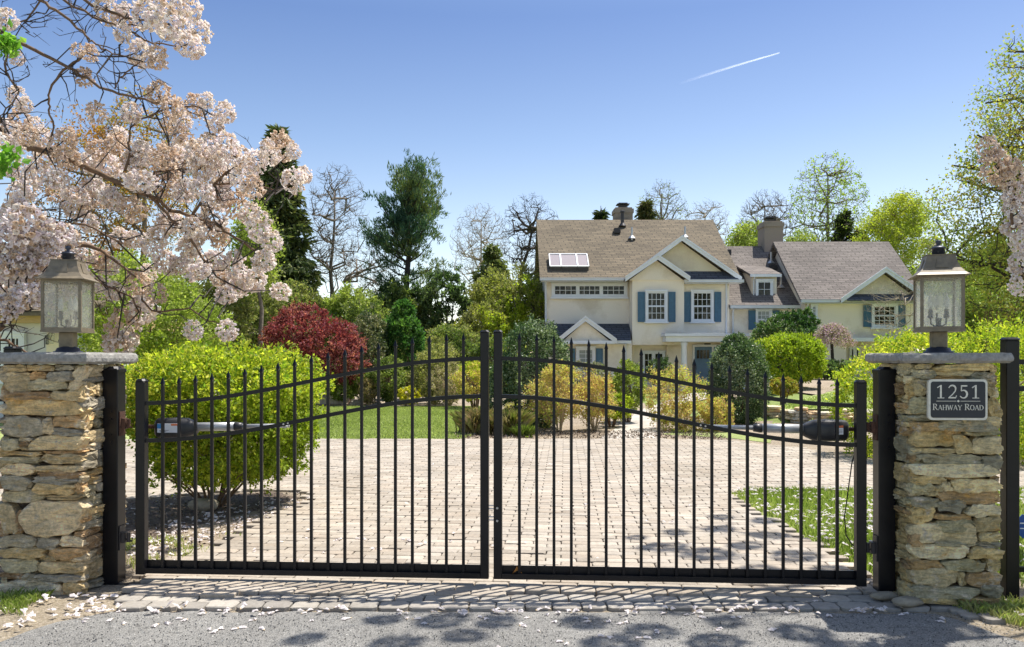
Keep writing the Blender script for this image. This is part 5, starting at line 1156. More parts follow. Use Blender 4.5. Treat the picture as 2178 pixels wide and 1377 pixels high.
for i, (px, py, s, lab) in enumerate(((705, 862, .5, 'largest pale rock half hidden by the left bush, behind the left lawn'), (733, 856, .34, 'upright grey rock right of the largest pale one'), (757, 862, .22, 'small flat rock in the middle of the lawn-edge row'), (778, 858, .28, 'tan rock under the flat juniper'), (800, 862, .16, 'small pale stone at the right end of the lawn-edge row'))):
    x, y = G(px, py); mb = MB(); rr = np.random.default_rng(90 + i); stone_lump(mb, (x, y, s * .3), (s, s * .6, s * .42), rr, (.42, .37, .31)); tag(mb.build('rock', 'rock'), lab, 'rock', GROCK)
# small garden light / weathered post by the path
mb = MB(); c = gp(1341, 893); mb.lathe([(.03, 0), (.03, .42), (.08, .44), (.09, .5), (.02, .55)], c, 10); tag(mb.build('path_light', 'metal_flash', smooth=True), 'small grey path light beside the garden path', 'lamp')
# ------------------------------------------------------------ paulownia blossom
def flower_cluster_mesh(name, nf, fs, seed, rx=1., rz=1.25, palette=None):
    """panicle: nf drooping bells on a cone of radius about 1 (unit), bells fs long"""
    r_ = np.random.default_rng(seed); V, Fc, C = [], [], []; o = 0
    palette = palette or [(.86, .79, .76), (.91, .85, .80), (.82, .74, .74), (.86, .78, .66), (.68, .55, .42), (.94, .90, .87)]
    for i in range(nf):
        h = r_.uniform(-1, 1); a = r_.uniform(0, 6.28); rad = math.sqrt(max(0, 1 - h * h)) * r_.uniform(.45, .95) * (1.05 - .25 * h)
        c = np.array([math.cos(a) * rad * rx, math.sin(a) * rad * rx, h * rz * .8])
        d = np.array([math.cos(a) * .8, math.sin(a) * .8, -.75 + .35 * h]) + r_.normal(0, .3, 3); d /= np.linalg.norm(d)
        u = np.cross(d, [.2, .1, 1]); u /= np.linalg.norm(u); v = np.cross(d, u); n = 6
        L = fs * r_.uniform(.8, 1.2); col = np.array(palette[r_.integers(0, len(palette))]) * r_.uniform(.85, 1.12); throat = col * (.95, .9, .8)
        for (t, rr, cc) in ((0, .09, np.array([.42, .30, .16])), (.25, .19, col), (.72, .24, col), (.98, .50, col * 1.05)):
            for k in range(n):
                b = 2 * math.pi * k / n + .3; wob = 1 + (.28 * (k % 2) - .1 if t > .9 else 0)
                V.append(c + d * L * (t - (.10 * (k % 2) if t > .9 else 0)) + (u * math.cos(b) + v * math.sin(b)) * L * rr * wob); C.append(cc)
        for q in range(3):
            for k in range(n): Fc.append((o + q * n + k, o + q * n + (k + 1) % n, o + (q + 1) * n + (k + 1) % n, o + (q + 1) * n + k))
        o += 4 * n
    # central stalk
    return mesh_np(name, V, Fc, np.clip(C, 0, 1))
CLM = [flower_cluster_mesh('blossom_cluster', 150, .29, 200 + i, rz=(1.25, 1.0, 1.5, .85)[i]) for i in range(4)]
BIG = [flower_cluster_mesh('blossom_cluster', 170, .28, 210 + i, rz=1.0, palette=[(.84, .78, .78), (.90, .85, .83), (.78, .71, .74), (.88, .82, .74), (.70, .56, .42)]) for i in range(3)]
BRN = [flower_cluster_mesh('blossom_cluster', 120, .28, 220 + i, rz=1.2, palette=[(.72, .58, .44), (.80, .68, .55), (.64, .49, .36), (.76, .66, .60)]) for i in range(2)]
def paulownia(label, trunk_base, trunk_path, rads, limbs, clusters, seed, leafspots=(), twigs=160, D0=6.5, tz=-9):
    r_ = np.random.default_rng(seed); root = empty('paulownia', tuple(trunk_base), label, 'tree')
    mb = MB(); mb.tube(trunk_path, rads, 10); mb.build('trunk', 'bark_brown', root, True)
    nodes = [];
    for pts, ra, rb in limbs:
        m_ = len(pts); P = [Vector(p) for p in pts]; Q = []
        for i in range(m_ - 1):                         # Catmull-Rom for smooth limbs
            p0, p1, p2, p3 = P[max(i - 1, 0)], P[i], P[i + 1], P[min(i + 2, m_ - 1)]
            for q in range(4):
                t = q / 4; Q.append(.5 * ((2 * p1) + (-p0 + p2) * t + (2 * p0 - 5 * p1 + 4 * p2 - p3) * t * t + (-p0 + 3 * p1 - 3 * p2 + p3) * t ** 3) + Vector(r_.normal(0, .006, 3)))
        Q.append(P[-1]); n = len(Q); mb = MB(); mb.tube(Q, [ra + (rb - ra) * i / (n - 1) for i in range(n)], 7)
        mb.build('limb', 'bark_brown', root, True); nodes += Q
    N = np.array(nodes); mb = MB(); used = []
    for (c, rad, kind) in clusters:                     # a twig from the nearest limb to every cluster
        c = np.array(c); dd = np.linalg.norm(N - c, axis=1) + r_.uniform(0, .15, len(N)); a = N[dd.argmin()]; v = c - a; l = np.linalg.norm(v)
        if 0.02 < l < (1.1 if tz < 0 else .8): mb.tube([a, a + v * .3 + r_.normal(0, .09 * l, 3) - np.array([0, 0, .12 * l]), a + v * .65 + r_.normal(0, .06 * l, 3) - np.array([0, 0, .08 * l]), c], [.008, .006, .005, .003], 5)
        used.append(c)
    NT = N[N[:, 2] > tz]
    for i in range(twigs):
        a = NT[r_.integers(0, len(NT))]; d = r_.normal(size=3) * (1, .6, 1); d[2] += .3; d /= np.linalg.norm(d); L = r_.uniform(.1, .38) * D0 / 6.5
        b_ = a + d * L * .5 + r_.normal(0, .05, 3); c = b_ + (d + r_.normal(0, .35, 3)) * L * .5
        mb.tube([a, a + (b_ - a) * .5 + r_.normal(0, .02, 3), b_, (b_ + c) / 2 + r_.normal(0, .02, 3), c], [.005, .0045, .0035, .0025, .0012], 4, cap=False)
        for q in range(2): e = b_ + (c - b_) * r_.uniform(0, .8); f_ = e + (d + r_.normal(0, .7, 3)) * L * .25; mb.tube([e, f_], [.003, .001], 3, cap=False)
    mb.build('twigs', 'bark_dark', root, fixn=False)
    clusters = sorted(clusters, key=lambda q: -q[1] / q[0][1]); rest = clusters[100:]
    if rest:
        VV, FF, CC, o_ = [], [], [], 0
        for i, (c, rad, kind) in enumerate(rest):
            me = (CLM, BIG, BRN)[kind][0]; v = np.zeros(len(me.vertices) * 3, dtype=np.float32); me.vertices.foreach_get('co', v); v = v.reshape(-1, 3) * rad
            cc = np.zeros(len(me.vertices) * 4, dtype=np.float32); me.color_attributes['Col'].data.foreach_get('color', cc); a = r_.uniform(0, 6.28)
            v = np.stack([v[:, 0] * math.cos(a) - v[:, 1] * math.sin(a), v[:, 0] * math.sin(a) + v[:, 1] * math.cos(a), v[:, 2]], 1) + np.array(c)
            f_ = np.zeros(len(me.loops), dtype=np.int32); me.loops.foreach_get('vertex_index', f_); FF.append(f_.reshape(-1, 4) + o_); o_ += len(v); VV.append(v); CC.append(cc.reshape(-1, 4)[:, :3])
        link('small_blossom', mesh_np('small_blossom', np.concatenate(VV), np.concatenate(FF), np.concatenate(CC)), 'petal', root)['kind'] = 'stuff'
    for i, (c, rad, kind) in enumerate(clusters[:100]):
        me = (CLM, BIG, BRN)[kind][i % (4, 3, 2)[kind]]; o = bpy.data.objects.new('blossom_cluster', me); COL.objects.link(o)
        if not me.materials: me.materials.append(MATS['petal'])
        o.parent = root; o.location = Vector(c) - Vector(trunk_base); s = rad; o.scale = (s * r_.uniform(.9, 1.15), s * .85, s * r_.uniform(.85, 1.05)); o.rotation_euler = (r_.normal(0, .25), r_.normal(0, .35), r_.uniform(0, 6.28))
    if leafspots:
        P = np.concatenate([np.array(c) + r_.normal(0, s, (n, 3)) for c, s, n in leafspots]); V, Fq, C = leaf_np(P, .055, r_, pal(r_, len(P), [(.13, .30, .03), (.20, .40, .05), (.28, .45, .08)], .12), .7); link('leaves', mesh_np('leaves', V, Fq, C), 'leaf', root)
    return root
CL = """235,15,30 270,35,26 320,20,36 362,28,40 385,50,26 398,12,26 262,70,18 403,92,28 428,66,22 300,112,30 335,120,26 180,163,20 14,38,22 36,122,15 36,202,20 52,222,16 165,105,14b 192,110,18b
338,195,28 365,225,26 415,222,26 440,212,16 478,236,22 462,258,24 205,236,22b 280,238,26 388,255,20 598,308,30 572,322,24 624,320,16 628,382,28 645,370,18 545,342,26 480,312,32 455,332,28 420,322,28 300,322,30 280,348,30 212,318,24 225,348,34 192,342,26 350,330,30 385,328,34 432,348,30 470,368,30 520,368,30 540,396,26 510,338,28
12,272,26 42,250,24b 22,310,28 56,285,24 92,292,20 135,300,28b 142,332,26b 85,352,30 58,395,26 122,378,28 202,395,30 162,412,26 300,382,30 350,388,30 392,402,30 432,402,28 468,412,28 505,432,30 552,478,28 580,510,22 532,452,26 560,552,26 598,618,24 545,592,28 510,605,30 480,625,26 500,562,28 456,552,30 420,575,28 450,462,30 408,482,30 362,470,28 400,522,28 330,512,28 282,442,30 240,422,28 470,502,26 380,562,26 350,555,26 412,700,20 482,700,22 262,695,40 300,655,34 250,730,36 292,600,30 230,562,26 208,602,24 332,622,22"""
cl = []; rc = np.random.default_rng(7)
for t in CL.split():
    a, b_, c_ = t.split(','); kb = c_.endswith('b'); rr = float(c_.rstrip('b')); a, b_ = float(a), float(b_)
    D = 6.3 + rc.uniform(-.5, .7) + (.6 if 150 < a < 520 and 250 < b_ < 620 else 0)
    if b_ > 640 and a < 320: D = 7.2
    cl.append((W(a, b_, D), rr * D / F * .97, 2 if (kb or rc.random() < .24) else 0))
for a, b_, rr in ((55, 475, 56), (12, 515, 52), (105, 500, 44), (48, 560, 46), (118, 548, 30), (8, 600, 44), (60, 625, 34), (172, 578, 22), (15, 650, 34), (90, 585, 34), (20, 555, 44), (80, 520, 40), (140, 500, 30), (30, 445, 34), (150, 615, 28), (110, 640, 26)):
    D = rc.uniform(5.95, 6.5); cl.append((W(a, b_, D), rr * D / F * .95, 1))
def LP(s, D, dD=0):
    v = [tuple(map(float, q.split(','))) for q in s.split()]; return [W(a, b_, D + dD * i) for i, (a, b_) in enumerate(v)]
for _ in range(48):
    a, b_ = rc.uniform(-10, 500), rc.uniform(255, 650)
    if a > 350 and b_ > 600: continue
    D = rc.uniform(7.0, 8.0); cl.append((W(a, b_, D), rc.uniform(16, 25) * D / F, 2 if rc.random() < .55 else 0))
TB = (-5.6, 6.8, 0)
tp = [(-5.6, 6.8, 0), (-5.55, 6.75, .8), (-5.35, 6.7, 1.6), (-5.2, 6.6, 2.4), (-5.0, 6.6, 3.4), (-4.9, 6.5, 4.6), (-4.7, 6.4, 5.6)]
limbs = [([(-5.2, 6.6, 2.4)] + LP('-60,275 33,309 109,323 171,349 221,374 312,414 338,425 363,447 454,476 487,497 545,535', 6.5, .03), .032, .009),
 ([(-5.0, 6.6, 3.4)] + LP('-60,60 25,82 91,116 145,145 200,178 254,198 327,218 385,225 430,230', 6.3, .03), .017, .006),
 (LP('266,365 276,330 275,300 280,270 330,240 385,225', 6.6), .011, .006), ([(-4.9, 6.5, 4.6)] + LP('60,-60 134,0 218,44 261,53 345,54', 6.3), .014, .005),
 ([(-4.9, 6.5, 4.6)] + LP('100,-60 178,0 254,33 290,44 327,40', 6.5), .018, .006), ([(-4.9, 6.5, 4.6)] + LP('40,-50 84,0 127,29 163,58 185,80 203,94 235,110 272,120', 6.2), .015, .004),
 (LP('272,56 290,76 327,91 381,100', 6.4), .008, .005), (LP('247,189 254,167 283,143 300,130', 6.5), .008, .004), (LP('203,94 163,127 127,160 105,203 105,236 113,280 98,316', 6.4), .011, .006),
 (LP('400,470 457,392 508,349 559,320 590,312', 6.9), .012, .006), (LP('457,392 500,390 545,396 599,403 625,385', 6.9), .009, .005), (LP('312,414 318,380 345,362 403,361 440,355', 6.8), .011, .006),
 (LP('323,421 363,465 400,500 440,560 480,610', 6.7), .014, .006), ([(-5.35, 6.7, 1.9)] + LP('-40,560 60,540 165,523 207,529 238,550 290,590', 6.8), .03, .008), (LP('150,560 183,584 230,610 275,632 300,655', 6.9), .013, .006),
 (LP('300,640 335,663 400,657 440,680 482,698', 6.9), .009, .004), ([(-5.55, 6.75, 1.2)] + LP('-30,715 0,690 25,665', 6.2), .02, .014), ([(-5.55, 6.75, .9)] + LP('-60,700 0,721 30,735 62,752', 6.4), .016, .008),
 (LP('-40,470 30,440 110,470 180,480 260,520', 6.9), .015, .006), (LP('84,0 60,40 20,60 -20,80', 6.2), .007, .005), (LP('10,90 12,150 18,160 40,200 5,240 0,260', 6.1), .009, .004)]
paulownia('large paulownia covered in pale pink blossom, reaching in from the left over the pillar', TB, tp, [.20, .17, .15, .14, .11, .08, .05], limbs, cl, 300, [(W(12, 82, 5.6), .035, 60), (W(14, 100, 5.6), .03, 40), (W(12, 332, 5.6), .04, 70), (W(5, 355, 5.6), .035, 50)], 230)
# the same kind of tree beyond the right edge; its high crown shades the road
SUN = Vector((.366, .256, 1)).normalized()
def back(x, y, h): t = h / SUN.z; return (x + SUN.x * t, y + SUN.y * t, h)
cr = []
for a, b_, rr in ((2105, 312, 22), (2116, 352, 34), (2150, 368, 30), (2158, 412, 26), (2168, 450, 28), (2165, 480, 24), (2168, 555, 22), (2172, 600, 22), (2190, 520, 30)): cr.append((W(a, b_, 5.0), rr * 5.0 / F * 1.1, 2 if b_ < 400 else 0))
shade = [(-.75, 4.74, .11), (-.4, 4.72, .14), (-.1, 4.70, .13), (-.6, 4.36, .13), (-.25, 4.46, .12), (.4, 4.7, .14), (.75, 4.55, .13), (.5, 4.33, .16), (1.05, 4.36, .15), (1.2, 4.7, .12), (1.55, 4.5, .16), (1.95, 4.68, .14), (2.1, 4.38, .17), (1.7, 4.22, .16), (2.45, 4.55, .14), (.95, 4.9, .09), (1.6, 5.0, .1), (2.2, 5.08, .1), (-1.1, 4.42, .1),
         (1.15, 6.45, .17), (1.45, 6.2, .2), (1.8, 6.5, .15), (2.05, 6.15, .18), (1.35, 7.0, .12), (1.75, 7.15, .14), (2.1, 6.9, .16), (1.0, 6.8, .1), (2.2, 5.7, .18), (1.7, 5.75, .14), (2.25, 7.5, .14), (1.9, 7.7, .12), (2.8, 6.3, .2), (3.3, 7.2, .25), (3.6, 6.2, .25), (2.7, 4.9, .2), (3.1, 5.3, .25)]
rs = np.random.default_rng(8)
for x, y, rr in shade: h = rs.uniform(5.4, 6.4) if y < 5.5 else rs.uniform(6.6, 7.6); cr.append((back(x, y, h), rr, 0))
TB2 = (8.2, 8.2, 0); hub = (6.6, 7.8, 5.2)
tp2 = [(8.2, 8.2, 0), (8.1, 8.1, 1.6), (7.6, 8.0, 3.4), (6.6, 7.8, 5.2), (6.0, 7.8, 6.2)]
limbs2 = [([hub, (5.2, 7.2, 5.6), (3.8, 6.8, 5.8), (2.6, 6.5, 5.9), (1.6, 6.4, 5.9)], .06, .015), ([hub, (5.6, 6.9, 5.6), (4.6, 6.6, 6.0), (3.6, 6.4, 6.2)], .04, .012), ([(6.0, 7.8, 6.2), (5.4, 8.2, 6.9), (4.8, 8.7, 7.2), (4.2, 9.1, 7.3)], .05, .015), ([(6.0, 7.8, 6.2), (6.0, 8.6, 7.1), (5.6, 9.4, 7.4)], .04, .012),
          ([(5.6, 6.9, 5.6), (4.9, 6.0, 4.6), (4.0, 5.4, 3.6), W(2185, 470, 5.0), W(2150, 395, 5.0)], .03, .006), ([(4.0, 5.4, 3.6), W(2200, 520, 5.0), W(2178, 600, 5.0)], .012, .005), ([(3.8, 6.8, 5.8), (3.3, 7.2, 6.2), (3.0, 7.3, 6.6)], .02, .008)]
paulownia('second paulownia beyond the right edge, brownish blossom drooping in beside the right lantern', TB2, tp2, [.2, .17, .15, .12, .08], limbs2, cr, 301, (), 150, 7, 4.6)

# ------------------------------------------------------------ trees behind
def B(px, D): return (X(px, D), D, gz(X(px, D), D))
BUD = [(.30, .34, .08), (.22, .27, .06)]
# tall orange-budding maple behind the blossom
env_tree('budding_maple', 'tall maple with orange spring buds behind the pale blossom', B(300, 26), [ell(160, 460, 190, 560, 26, 2), ell(60, 300, 230, 600, 26, 2)], [16, 110, 700], [.16, .05, .02, .008], 'bark_grey', (15000, .085, .09, [(.42, .20, .04), (.36, .17, .05), (.30, .26, .06), (.46, .27, .07)], .6), seed=401, cat='tree', upb=2.2)
shrub('lime_maple', 'lime green bushy maple low behind the left lantern', B(240, 20), [ell(150, 400, 560, 760, 20, 1.6), ell(280, 470, 620, 780, 21, 1.4)], 30000, .08, LG + YG[:2], 402, cat='tree', amp=.2, tails=.15, stems=6, stem_r=.05)
env_tree('budding_maple', 'bright green young maple beside the dark spruce', B(560, 34), [ell(495, 590, 430, 620, 34, 1.6)], [8, 50, 260], [.14, .05, .02, .008], 'bark_grey', (7000, .12, .16, LG, .7), seed=403)
def spruce(label, px, D, ytop, ybot, halfw, n_wh, seed, palette, fullness=1.0, needle=.16, droop=.25, lab='spruce', lowfrac=.1, irregular=.25):
    r_ = np.random.default_rng(seed); b0 = np.array(B(px, D)); top = Z(ytop, D); H = top - b0[2]; hw = halfw / F * D
    root = empty(lab, tuple(b0), label, 'tree'); mb = MB(); mb.tube([b0, b0 + [0, 0, H * .5], b0 + [0, 0, H]], [H * .014, H * .009, .02], 7); mb.build('trunk', 'bark_dark', root, True)
    mb = MB(); PTS = []; DR = []; zl = max(lowfrac, (Z(ybot, D) - b0[2]) / H)
    for i in range(n_wh):
        t = zl + (1 - zl) * (i / n_wh) ** .9; L0 = hw * ((1 - t) / (1 - zl)) ** .8 + .1
        for q in range(7):
            a = r_.uniform(0, 6.28); L = L0 * (1 + irregular * r_.uniform(-1.2, .8)); d = np.array([math.cos(a), math.sin(a), 0]); p = b0 + [0, 0, H * (t + r_.uniform(-.01, .01))]
            pts = [p + d * L * s - np.array([0, 0, droop * L * (s - .55 * s * s * s)]) for s in (0, .33, .66, 1)]
            mb.tube(pts, [.05, .035, .02, .01], 4, cap=False)
            m_ = int(26 * fullness * max(.35, L / hw)); s = r_.uniform(.12, 1.02, m_); 
            for ss_ in s:
                j = min(2, int(ss_ * 3)); u = ss_ * 3 - j; c = pts[j] * (1 - u) + pts[min(3, j + 1)] * u; side = np.cross(d, [0, 0, 1])
                PTS.append(c + side * r_.normal(0, .13 * L) + np.array([0, 0, -abs(r_.normal(0, .12))])); DR.append(d * .5 + side * r_.normal(0, .6) + np.array([0, 0, -.35 - .3 * r_.random()]))
    mb.build('branches', 'bark_dark', root, fixn=False)
    P = np.repeat(np.array(PTS), 4, axis=0); Dd = np.repeat(np.array(DR), 4, axis=0); P = P + r_.normal(0, .07, P.shape)
    V, Fq, C = leaf_np(P, needle * 2.2, r_, pal(r_, len(P), palette, .2, P, .6), .28, 0, Dd); link('foliage', mesh_np('foliage', V, Fq, C), 'needle', root)
SPR = [(.035, .055, .015), (.06, .085, .022), (.10, .12, .03), (.02, .035, .012)]
spruce('very tall dark drooping spruce behind the tip of the pale blossom', 590, 50, 265, 660, 86, 38, 411, [(.07, .10, .035), (.11, .14, .05), (.19, .20, .07), (.05, .07, .025)], 1.9, .24, .45)
spruce('pale green small spruce before the leaning bare tree', 1047, 52, 518, 640, 45, 14, 412, [(.17, .20, .06), (.12, .15, .05), (.20, .19, .06)], 1.0, .17, -.1)
spruce('dark spruce behind the roof of the right wing', 1795, 62, 442, 640, 42, 16, 413, SPR + [(.07, .10, .04)], 1.0, .2, -.05)
spruce('olive spruce tip behind the right edge of that roof', 1832, 66, 480, 640, 32, 12, 414, [(.10, .11, .03), (.14, .14, .04)], 1.2, .2, -.05)
spruce('dark narrow conifer top left of the main chimney', 1278, 58, 438, 640, 26, 12, 415, SPR, 1.0, .2, -.2)
spruce('ragged olive conifer right of the main chimney', 1375, 58, 420, 640, 36, 14, 416, [(.09, .10, .03), (.13, .12, .04), (.05, .07, .02)], 1.0, .2, -.2)
# white pine with bare lower trunk
def pine():
    r_ = np.random.default_rng(420); D = 46.; b0 = np.array(B(868, D)); root = empty('white_pine', tuple(b0), 'tall blue-green pine with tufted boughs and bare lower trunk, centre left', 'tree')
    tr = [b0, np.array(W(868, 690, D)), np.array(W(864, 600, D)), np.array(W(872, 520, D)), np.array(W(866, 440, D)), np.array(W(880, 370, D))]
    mb = MB(); mb.tube(tr, [.24, .2, .17, .13, .08, .03], 8); mb.build('trunk', 'bark_dark', root, True)
    # boughs: start y, end x, end y, bushiness
    BR = [(645, 805, 600, .8), (640, 930, 590, .6), (575, 790, 520, 1.0), (560, 775, 480, 1.3), (545, 780, 500, 1), (530, 790, 495, 1), (560, 925, 515, .8), (585, 935, 560, .9), (620, 905, 575, .8),
          (520, 925, 480, 1.2), (510, 935, 440, 1.3), (500, 940, 400, 1.3), (500, 810, 430, 1.2), (500, 825, 460, 1.1), (480, 815, 425, 1.2), (470, 905, 420, 1.3), (460, 925, 385, 1.2), (450, 840, 380, 1.2), (440, 848, 360, 1.1), (430, 900, 365, 1.2), (420, 885, 352, 1.1), (420, 915, 372, 1.1), (530, 900, 470, 1.2), (510, 850, 440, 1.1), (480, 880, 400, 1.2), (545, 840, 500, 1.1), (655, 815, 625, .9), (650, 950, 612, 1.0), (610, 800, 590, .9), (630, 945, 588, .9), (600, 915, 570, .8), (590, 815, 560, .9)]
    mb = MB(); PTS = []; DR = []
    for k in range(2):
        for (ys_, xe, ye, bu) in BR:
            t = (690 - ys_) / 320; a = np.array(W(867, ys_, D)); dz = r_.normal(0, 1) * 1.1
            if k and ys_ > 570: continue
            if k: xe = 868 + (xe - 868) * r_.uniform(.35, .8); ye += r_.uniform(-15, 15); dz = r_.choice([-1, 1]) * r_.uniform(1., 2.4)
            e = np.array(W(xe, ye, D)) + [0, dz, 0]; m1 = a + (e - a) * .5 + [0, 0, -.16 * np.linalg.norm(e - a) * .6]
            pts = [a, m1, e]; mb.tube(pts, [.06, .04, .015], 5, cap=False)
            for q in range(int(17 * bu)):
                s = r_.uniform(.3, 1.05); c = a * (1 - s) ** 2 + 2 * m1 * s * (1 - s) + e * s * s if False else (a + (m1 - a) * s * 2 if s < .5 else m1 + (e - m1) * (s * 2 - 1)); d = (e - a) / np.linalg.norm(e - a)
                c = c + r_.normal(0, 1, 3) * (.30, .4, .11); PTS.append(c); DR.append(d * .5 + np.array([0, 0, .55]))
    mb.build('branches', 'bark_dark', root, fixn=False)
    P = np.repeat(np.array(PTS), 24, axis=0) + r_.normal(0, .10, (len(PTS) * 24, 3)); Dd = np.repeat(np.array(DR), 24, axis=0)
    V, Fq, C = leaf_np(P, .24, r_, pal(r_, len(P), [(.04, .09, .055), (.07, .13, .07), (.12, .18, .08), (.20, .24, .08)], .15, P, .9), .2, 0, Dd, fold=.1); link('foliage', mesh_np('foliage', V, Fq, C), 'needle', root)
pine()
# bare and budding trees
env_tree('bare_tree', 'tall bare tree with forked trunk between spruce and pine', B(700, 52), [ell(650, 785, 345, 560, 52, 3), ell(640, 760, 480, 600, 52, 3)], [14, 110, 760, 1500], [.22, .085, .035, .016, .009], 'bark_grey', None, seed=431, trunk_top=W(712, 420, 52), wig=.1, upb=2.0)
env_tree('bare_tree', 'bare tree with a long low arching limb right of the forked one', B(745, 49), [ell(720, 850, 520, 640, 49, 2.5)], [8, 60, 380, 500], [.17, .08, .03, .014, .008], 'bark_grey', None, seed=432, trunk_top=W(735, 600, 49), wig=.13, upb=.6)
env_tree('bare_tree', 'leaning bare tree beside the main roof, one thick dark limb', B(1085, 60), [ell(1060, 1195, 408, 600, 60, 3.5)], [10, 80, 560, 900], [.26, .12, .045, .018, .01], 'bark_dark', None, seed=433, trunk_top=W(1152, 440, 60), wig=.12, upb=1.8, lean=(-.6, 0))
env_tree('bare_tree', 'pale bare tree with fine upright twigs left of the leaning one', B(1030, 62), [ell(955, 1090, 430, 620, 62, 3.5)], [14, 110, 760, 1200], [.16, .06, .028, .014, .009], 'bark_pale', None, seed=434, wig=.09, upb=2.4)
env_tree('bare_tree', 'bare tree showing over the roof right of the main chimney', B(1410, 66), [ell(1350, 1465, 378, 560, 66, 3.5)], [14, 100, 600, 900], [.18, .07, .03, .015, .009], 'bark_grey', (900, .12, .1, BUD), seed=435, upb=2.2)
env_tree('bare_tree', 'fine twiggy bare tree above the gap between the roofs', B(1500, 68), [ell(1440, 1560, 420, 580, 68, 3.5)], [14, 100, 600, 900], [.15, .06, .03, .015, .009], 'bark_pale', None, seed=436, upb=2.4)
env_tree('bare_tree', 'grey bare tree just left of the right chimney', B(1625, 66), [ell(1565, 1690, 402, 560, 66, 3.5)], [18, 140, 900, 1400], [.18, .07, .032, .017, .01], 'bark_grey', None, seed=437, upb=2.6)
env_tree('budding_tree', 'tallest tree behind the right wing, airy with light green buds', B(1755, 64), [ell(1680, 1840, 322, 560, 64, 4)], [16, 120, 700, 1000], [.22, .08, .032, .016, .009], 'bark_grey', (3600, .16, .14, [(.36, .44, .08), (.28, .38, .06)], .7), seed=438, upb=2.4)
env_tree('bare_tree', 'small bare tree between the yellow-green tree and the right lantern', B(1985, 50), [ell(1950, 2030, 490, 640, 50, 2)], [8, 50, 300], [.1, .04, .018, .009], 'bark_pale', None, seed=439, upb=2)
env_tree('young_tree', 'yellow-green leafing tree right of the right wing roof', B(1905, 56), [ell(1825, 1985, 418, 640, 56, 4), ell(1860, 1960, 410, 520, 56, 3)], [18, 140, 700], [.2, .07, .03, .012], 'bark_pale', (26000, .13, .20, [(.38, .42, .04), (.46, .47, .06), (.28, .33, .05)], .7), seed=440, upb=2.4)
env_tree('young_tree', 'green tree top between the two chimneys', B(1590, 52), [ell(1545, 1630, 470, 600, 52, 2.5)], [8, 50, 260], [.15, .05, .02, .01], 'bark_grey', (11000, .14, .18, LG, .7), seed=441)
env_tree('young_tree', 'green tree showing just right of the right chimney', B(1700, 54), [ell(1655, 1735, 495, 600, 54, 2.5)], [8, 50, 220], [.15, .05, .02, .01], 'bark_grey', (7000, .13, .2, LG + BUD, .7), seed=442)
# big airy tree at the right edge
env_tree('maple', 'large airy spring maple filling the right edge of the photo', B(2210, 20), [ell(2090, 2420, 40, 420, 20, 2.4), ell(1995, 2300, 250, 600, 20, 2.2), ell(2020, 2300, 430, 690, 20, 2.0)], [26, 200, 1300], [.2, .06, .022, .008], 'bark_dark', (27000, .072, .12, [(.36, .40, .08), (.28, .35, .07), (.46, .44, .10), (.38, .30, .08)], .65), seed=443, upb=1.8)
shrub('dense_tree', 'denser green tree low behind the right lantern', B(2110, 24), [ell(2010, 2260, 520, 720, 24, 1.6)], 26000, .09, MG + LG[:2], 444, cat='tree', amp=.25, tails=.25, shell=.4, stems=6, stem_r=.05)
shrub('flowering_dogwood', 'small tree with a haze of white flowers behind the right lantern', B(2105, 22), [ell(2050, 2190, 590, 660, 22, .9)], 5000, .06, [(.62, .62, .50), (.3, .38, .08), (.2, .28, .06)], 445, cat='tree', amp=.25, tails=.25, shell=.2, stems=6, stem_r=.03)
# wood behind the garden: each tree a thing
WD = [('bright lime tree between the red maple and the pine', 745, 42, (690, 800, 615, 740), LG, 461, 20000, .14), ('lime-green small tree at the foot of the pine', 770, 40, (720, 830, 640, 760), LG + MG, 462, 16000, .13), ('dark green tree at the left foot of the pine', 845, 44, (795, 905, 595, 740), DG + MG, 463, 20000, .16), ('dark leaning evergreen right of the pine trunk', 945, 43, (900, 990, 570, 740), DG + [(.1, .13, .05)], 464, 14000, .15),
      ('olive flowering tree left of the main house, the widest', 1085, 45, (1000, 1160, 575, 740), OL + [(.30, .32, .06)], 465, 30000, .14), ('yellow-green haze of new leaves beside the main house wall', 1120, 42, (1070, 1165, 590, 720), OL + YG[:2], 466, 18000, .12), ('yellow-leafed tree behind the centre stiles', 1035, 41, (985, 1075, 640, 760), YG[:3] + OL, 467, 14000, .12),
      ('soft green tree between red maple and spruce', 610, 44, (545, 690, 600, 720), MG + OL, 468, 18000, .15), ('dark green tree behind the red maple', 680, 40, (620, 740, 670, 760), MG + DG, 469, 14000, .13), ('grey-green tree low behind the blossom', 540, 38, (470, 600, 600, 760), MG + OL, 470, 16000, .13), ('fresh green tree behind the lower blossom', 430, 34, (360, 520, 560, 780), LG + OL, 471, 22000, .12),
      ('mid green shrub bank behind the left lawn, centre', 960, 36, (900, 1020, 690, 790), MG + OL, 472, 14000, .11), ('olive bank behind the tuft grasses', 900, 34, (850, 960, 720, 800), OL + MG, 473, 10000, .1), ('holly-green bank left of the tall holly', 1040, 34, (1000, 1090, 720, 830), MG + YG[:2], 474, 12000, .1), ('tan and green bank right of the red maple', 830, 37, (790, 870, 700, 790), OL, 475, 8000, .11),
      ('dark green tree seen between garage and left lantern', 200, 36, (120, 300, 540, 760), MG + LG, 476, 18000, .13), ('deep green tree behind the right hedge', 2080, 34, (1990, 2200, 600, 740), MG + DG, 477, 16000, .13), ('light green tree behind the right hedge end', 2190, 30, (2120, 2330, 560, 740), LG + MG, 478, 16000, .12), ('soft green tree between the right wing and the maple', 1990, 46, (1940, 2060, 560, 700), LG + OL, 479, 14000, .15)]
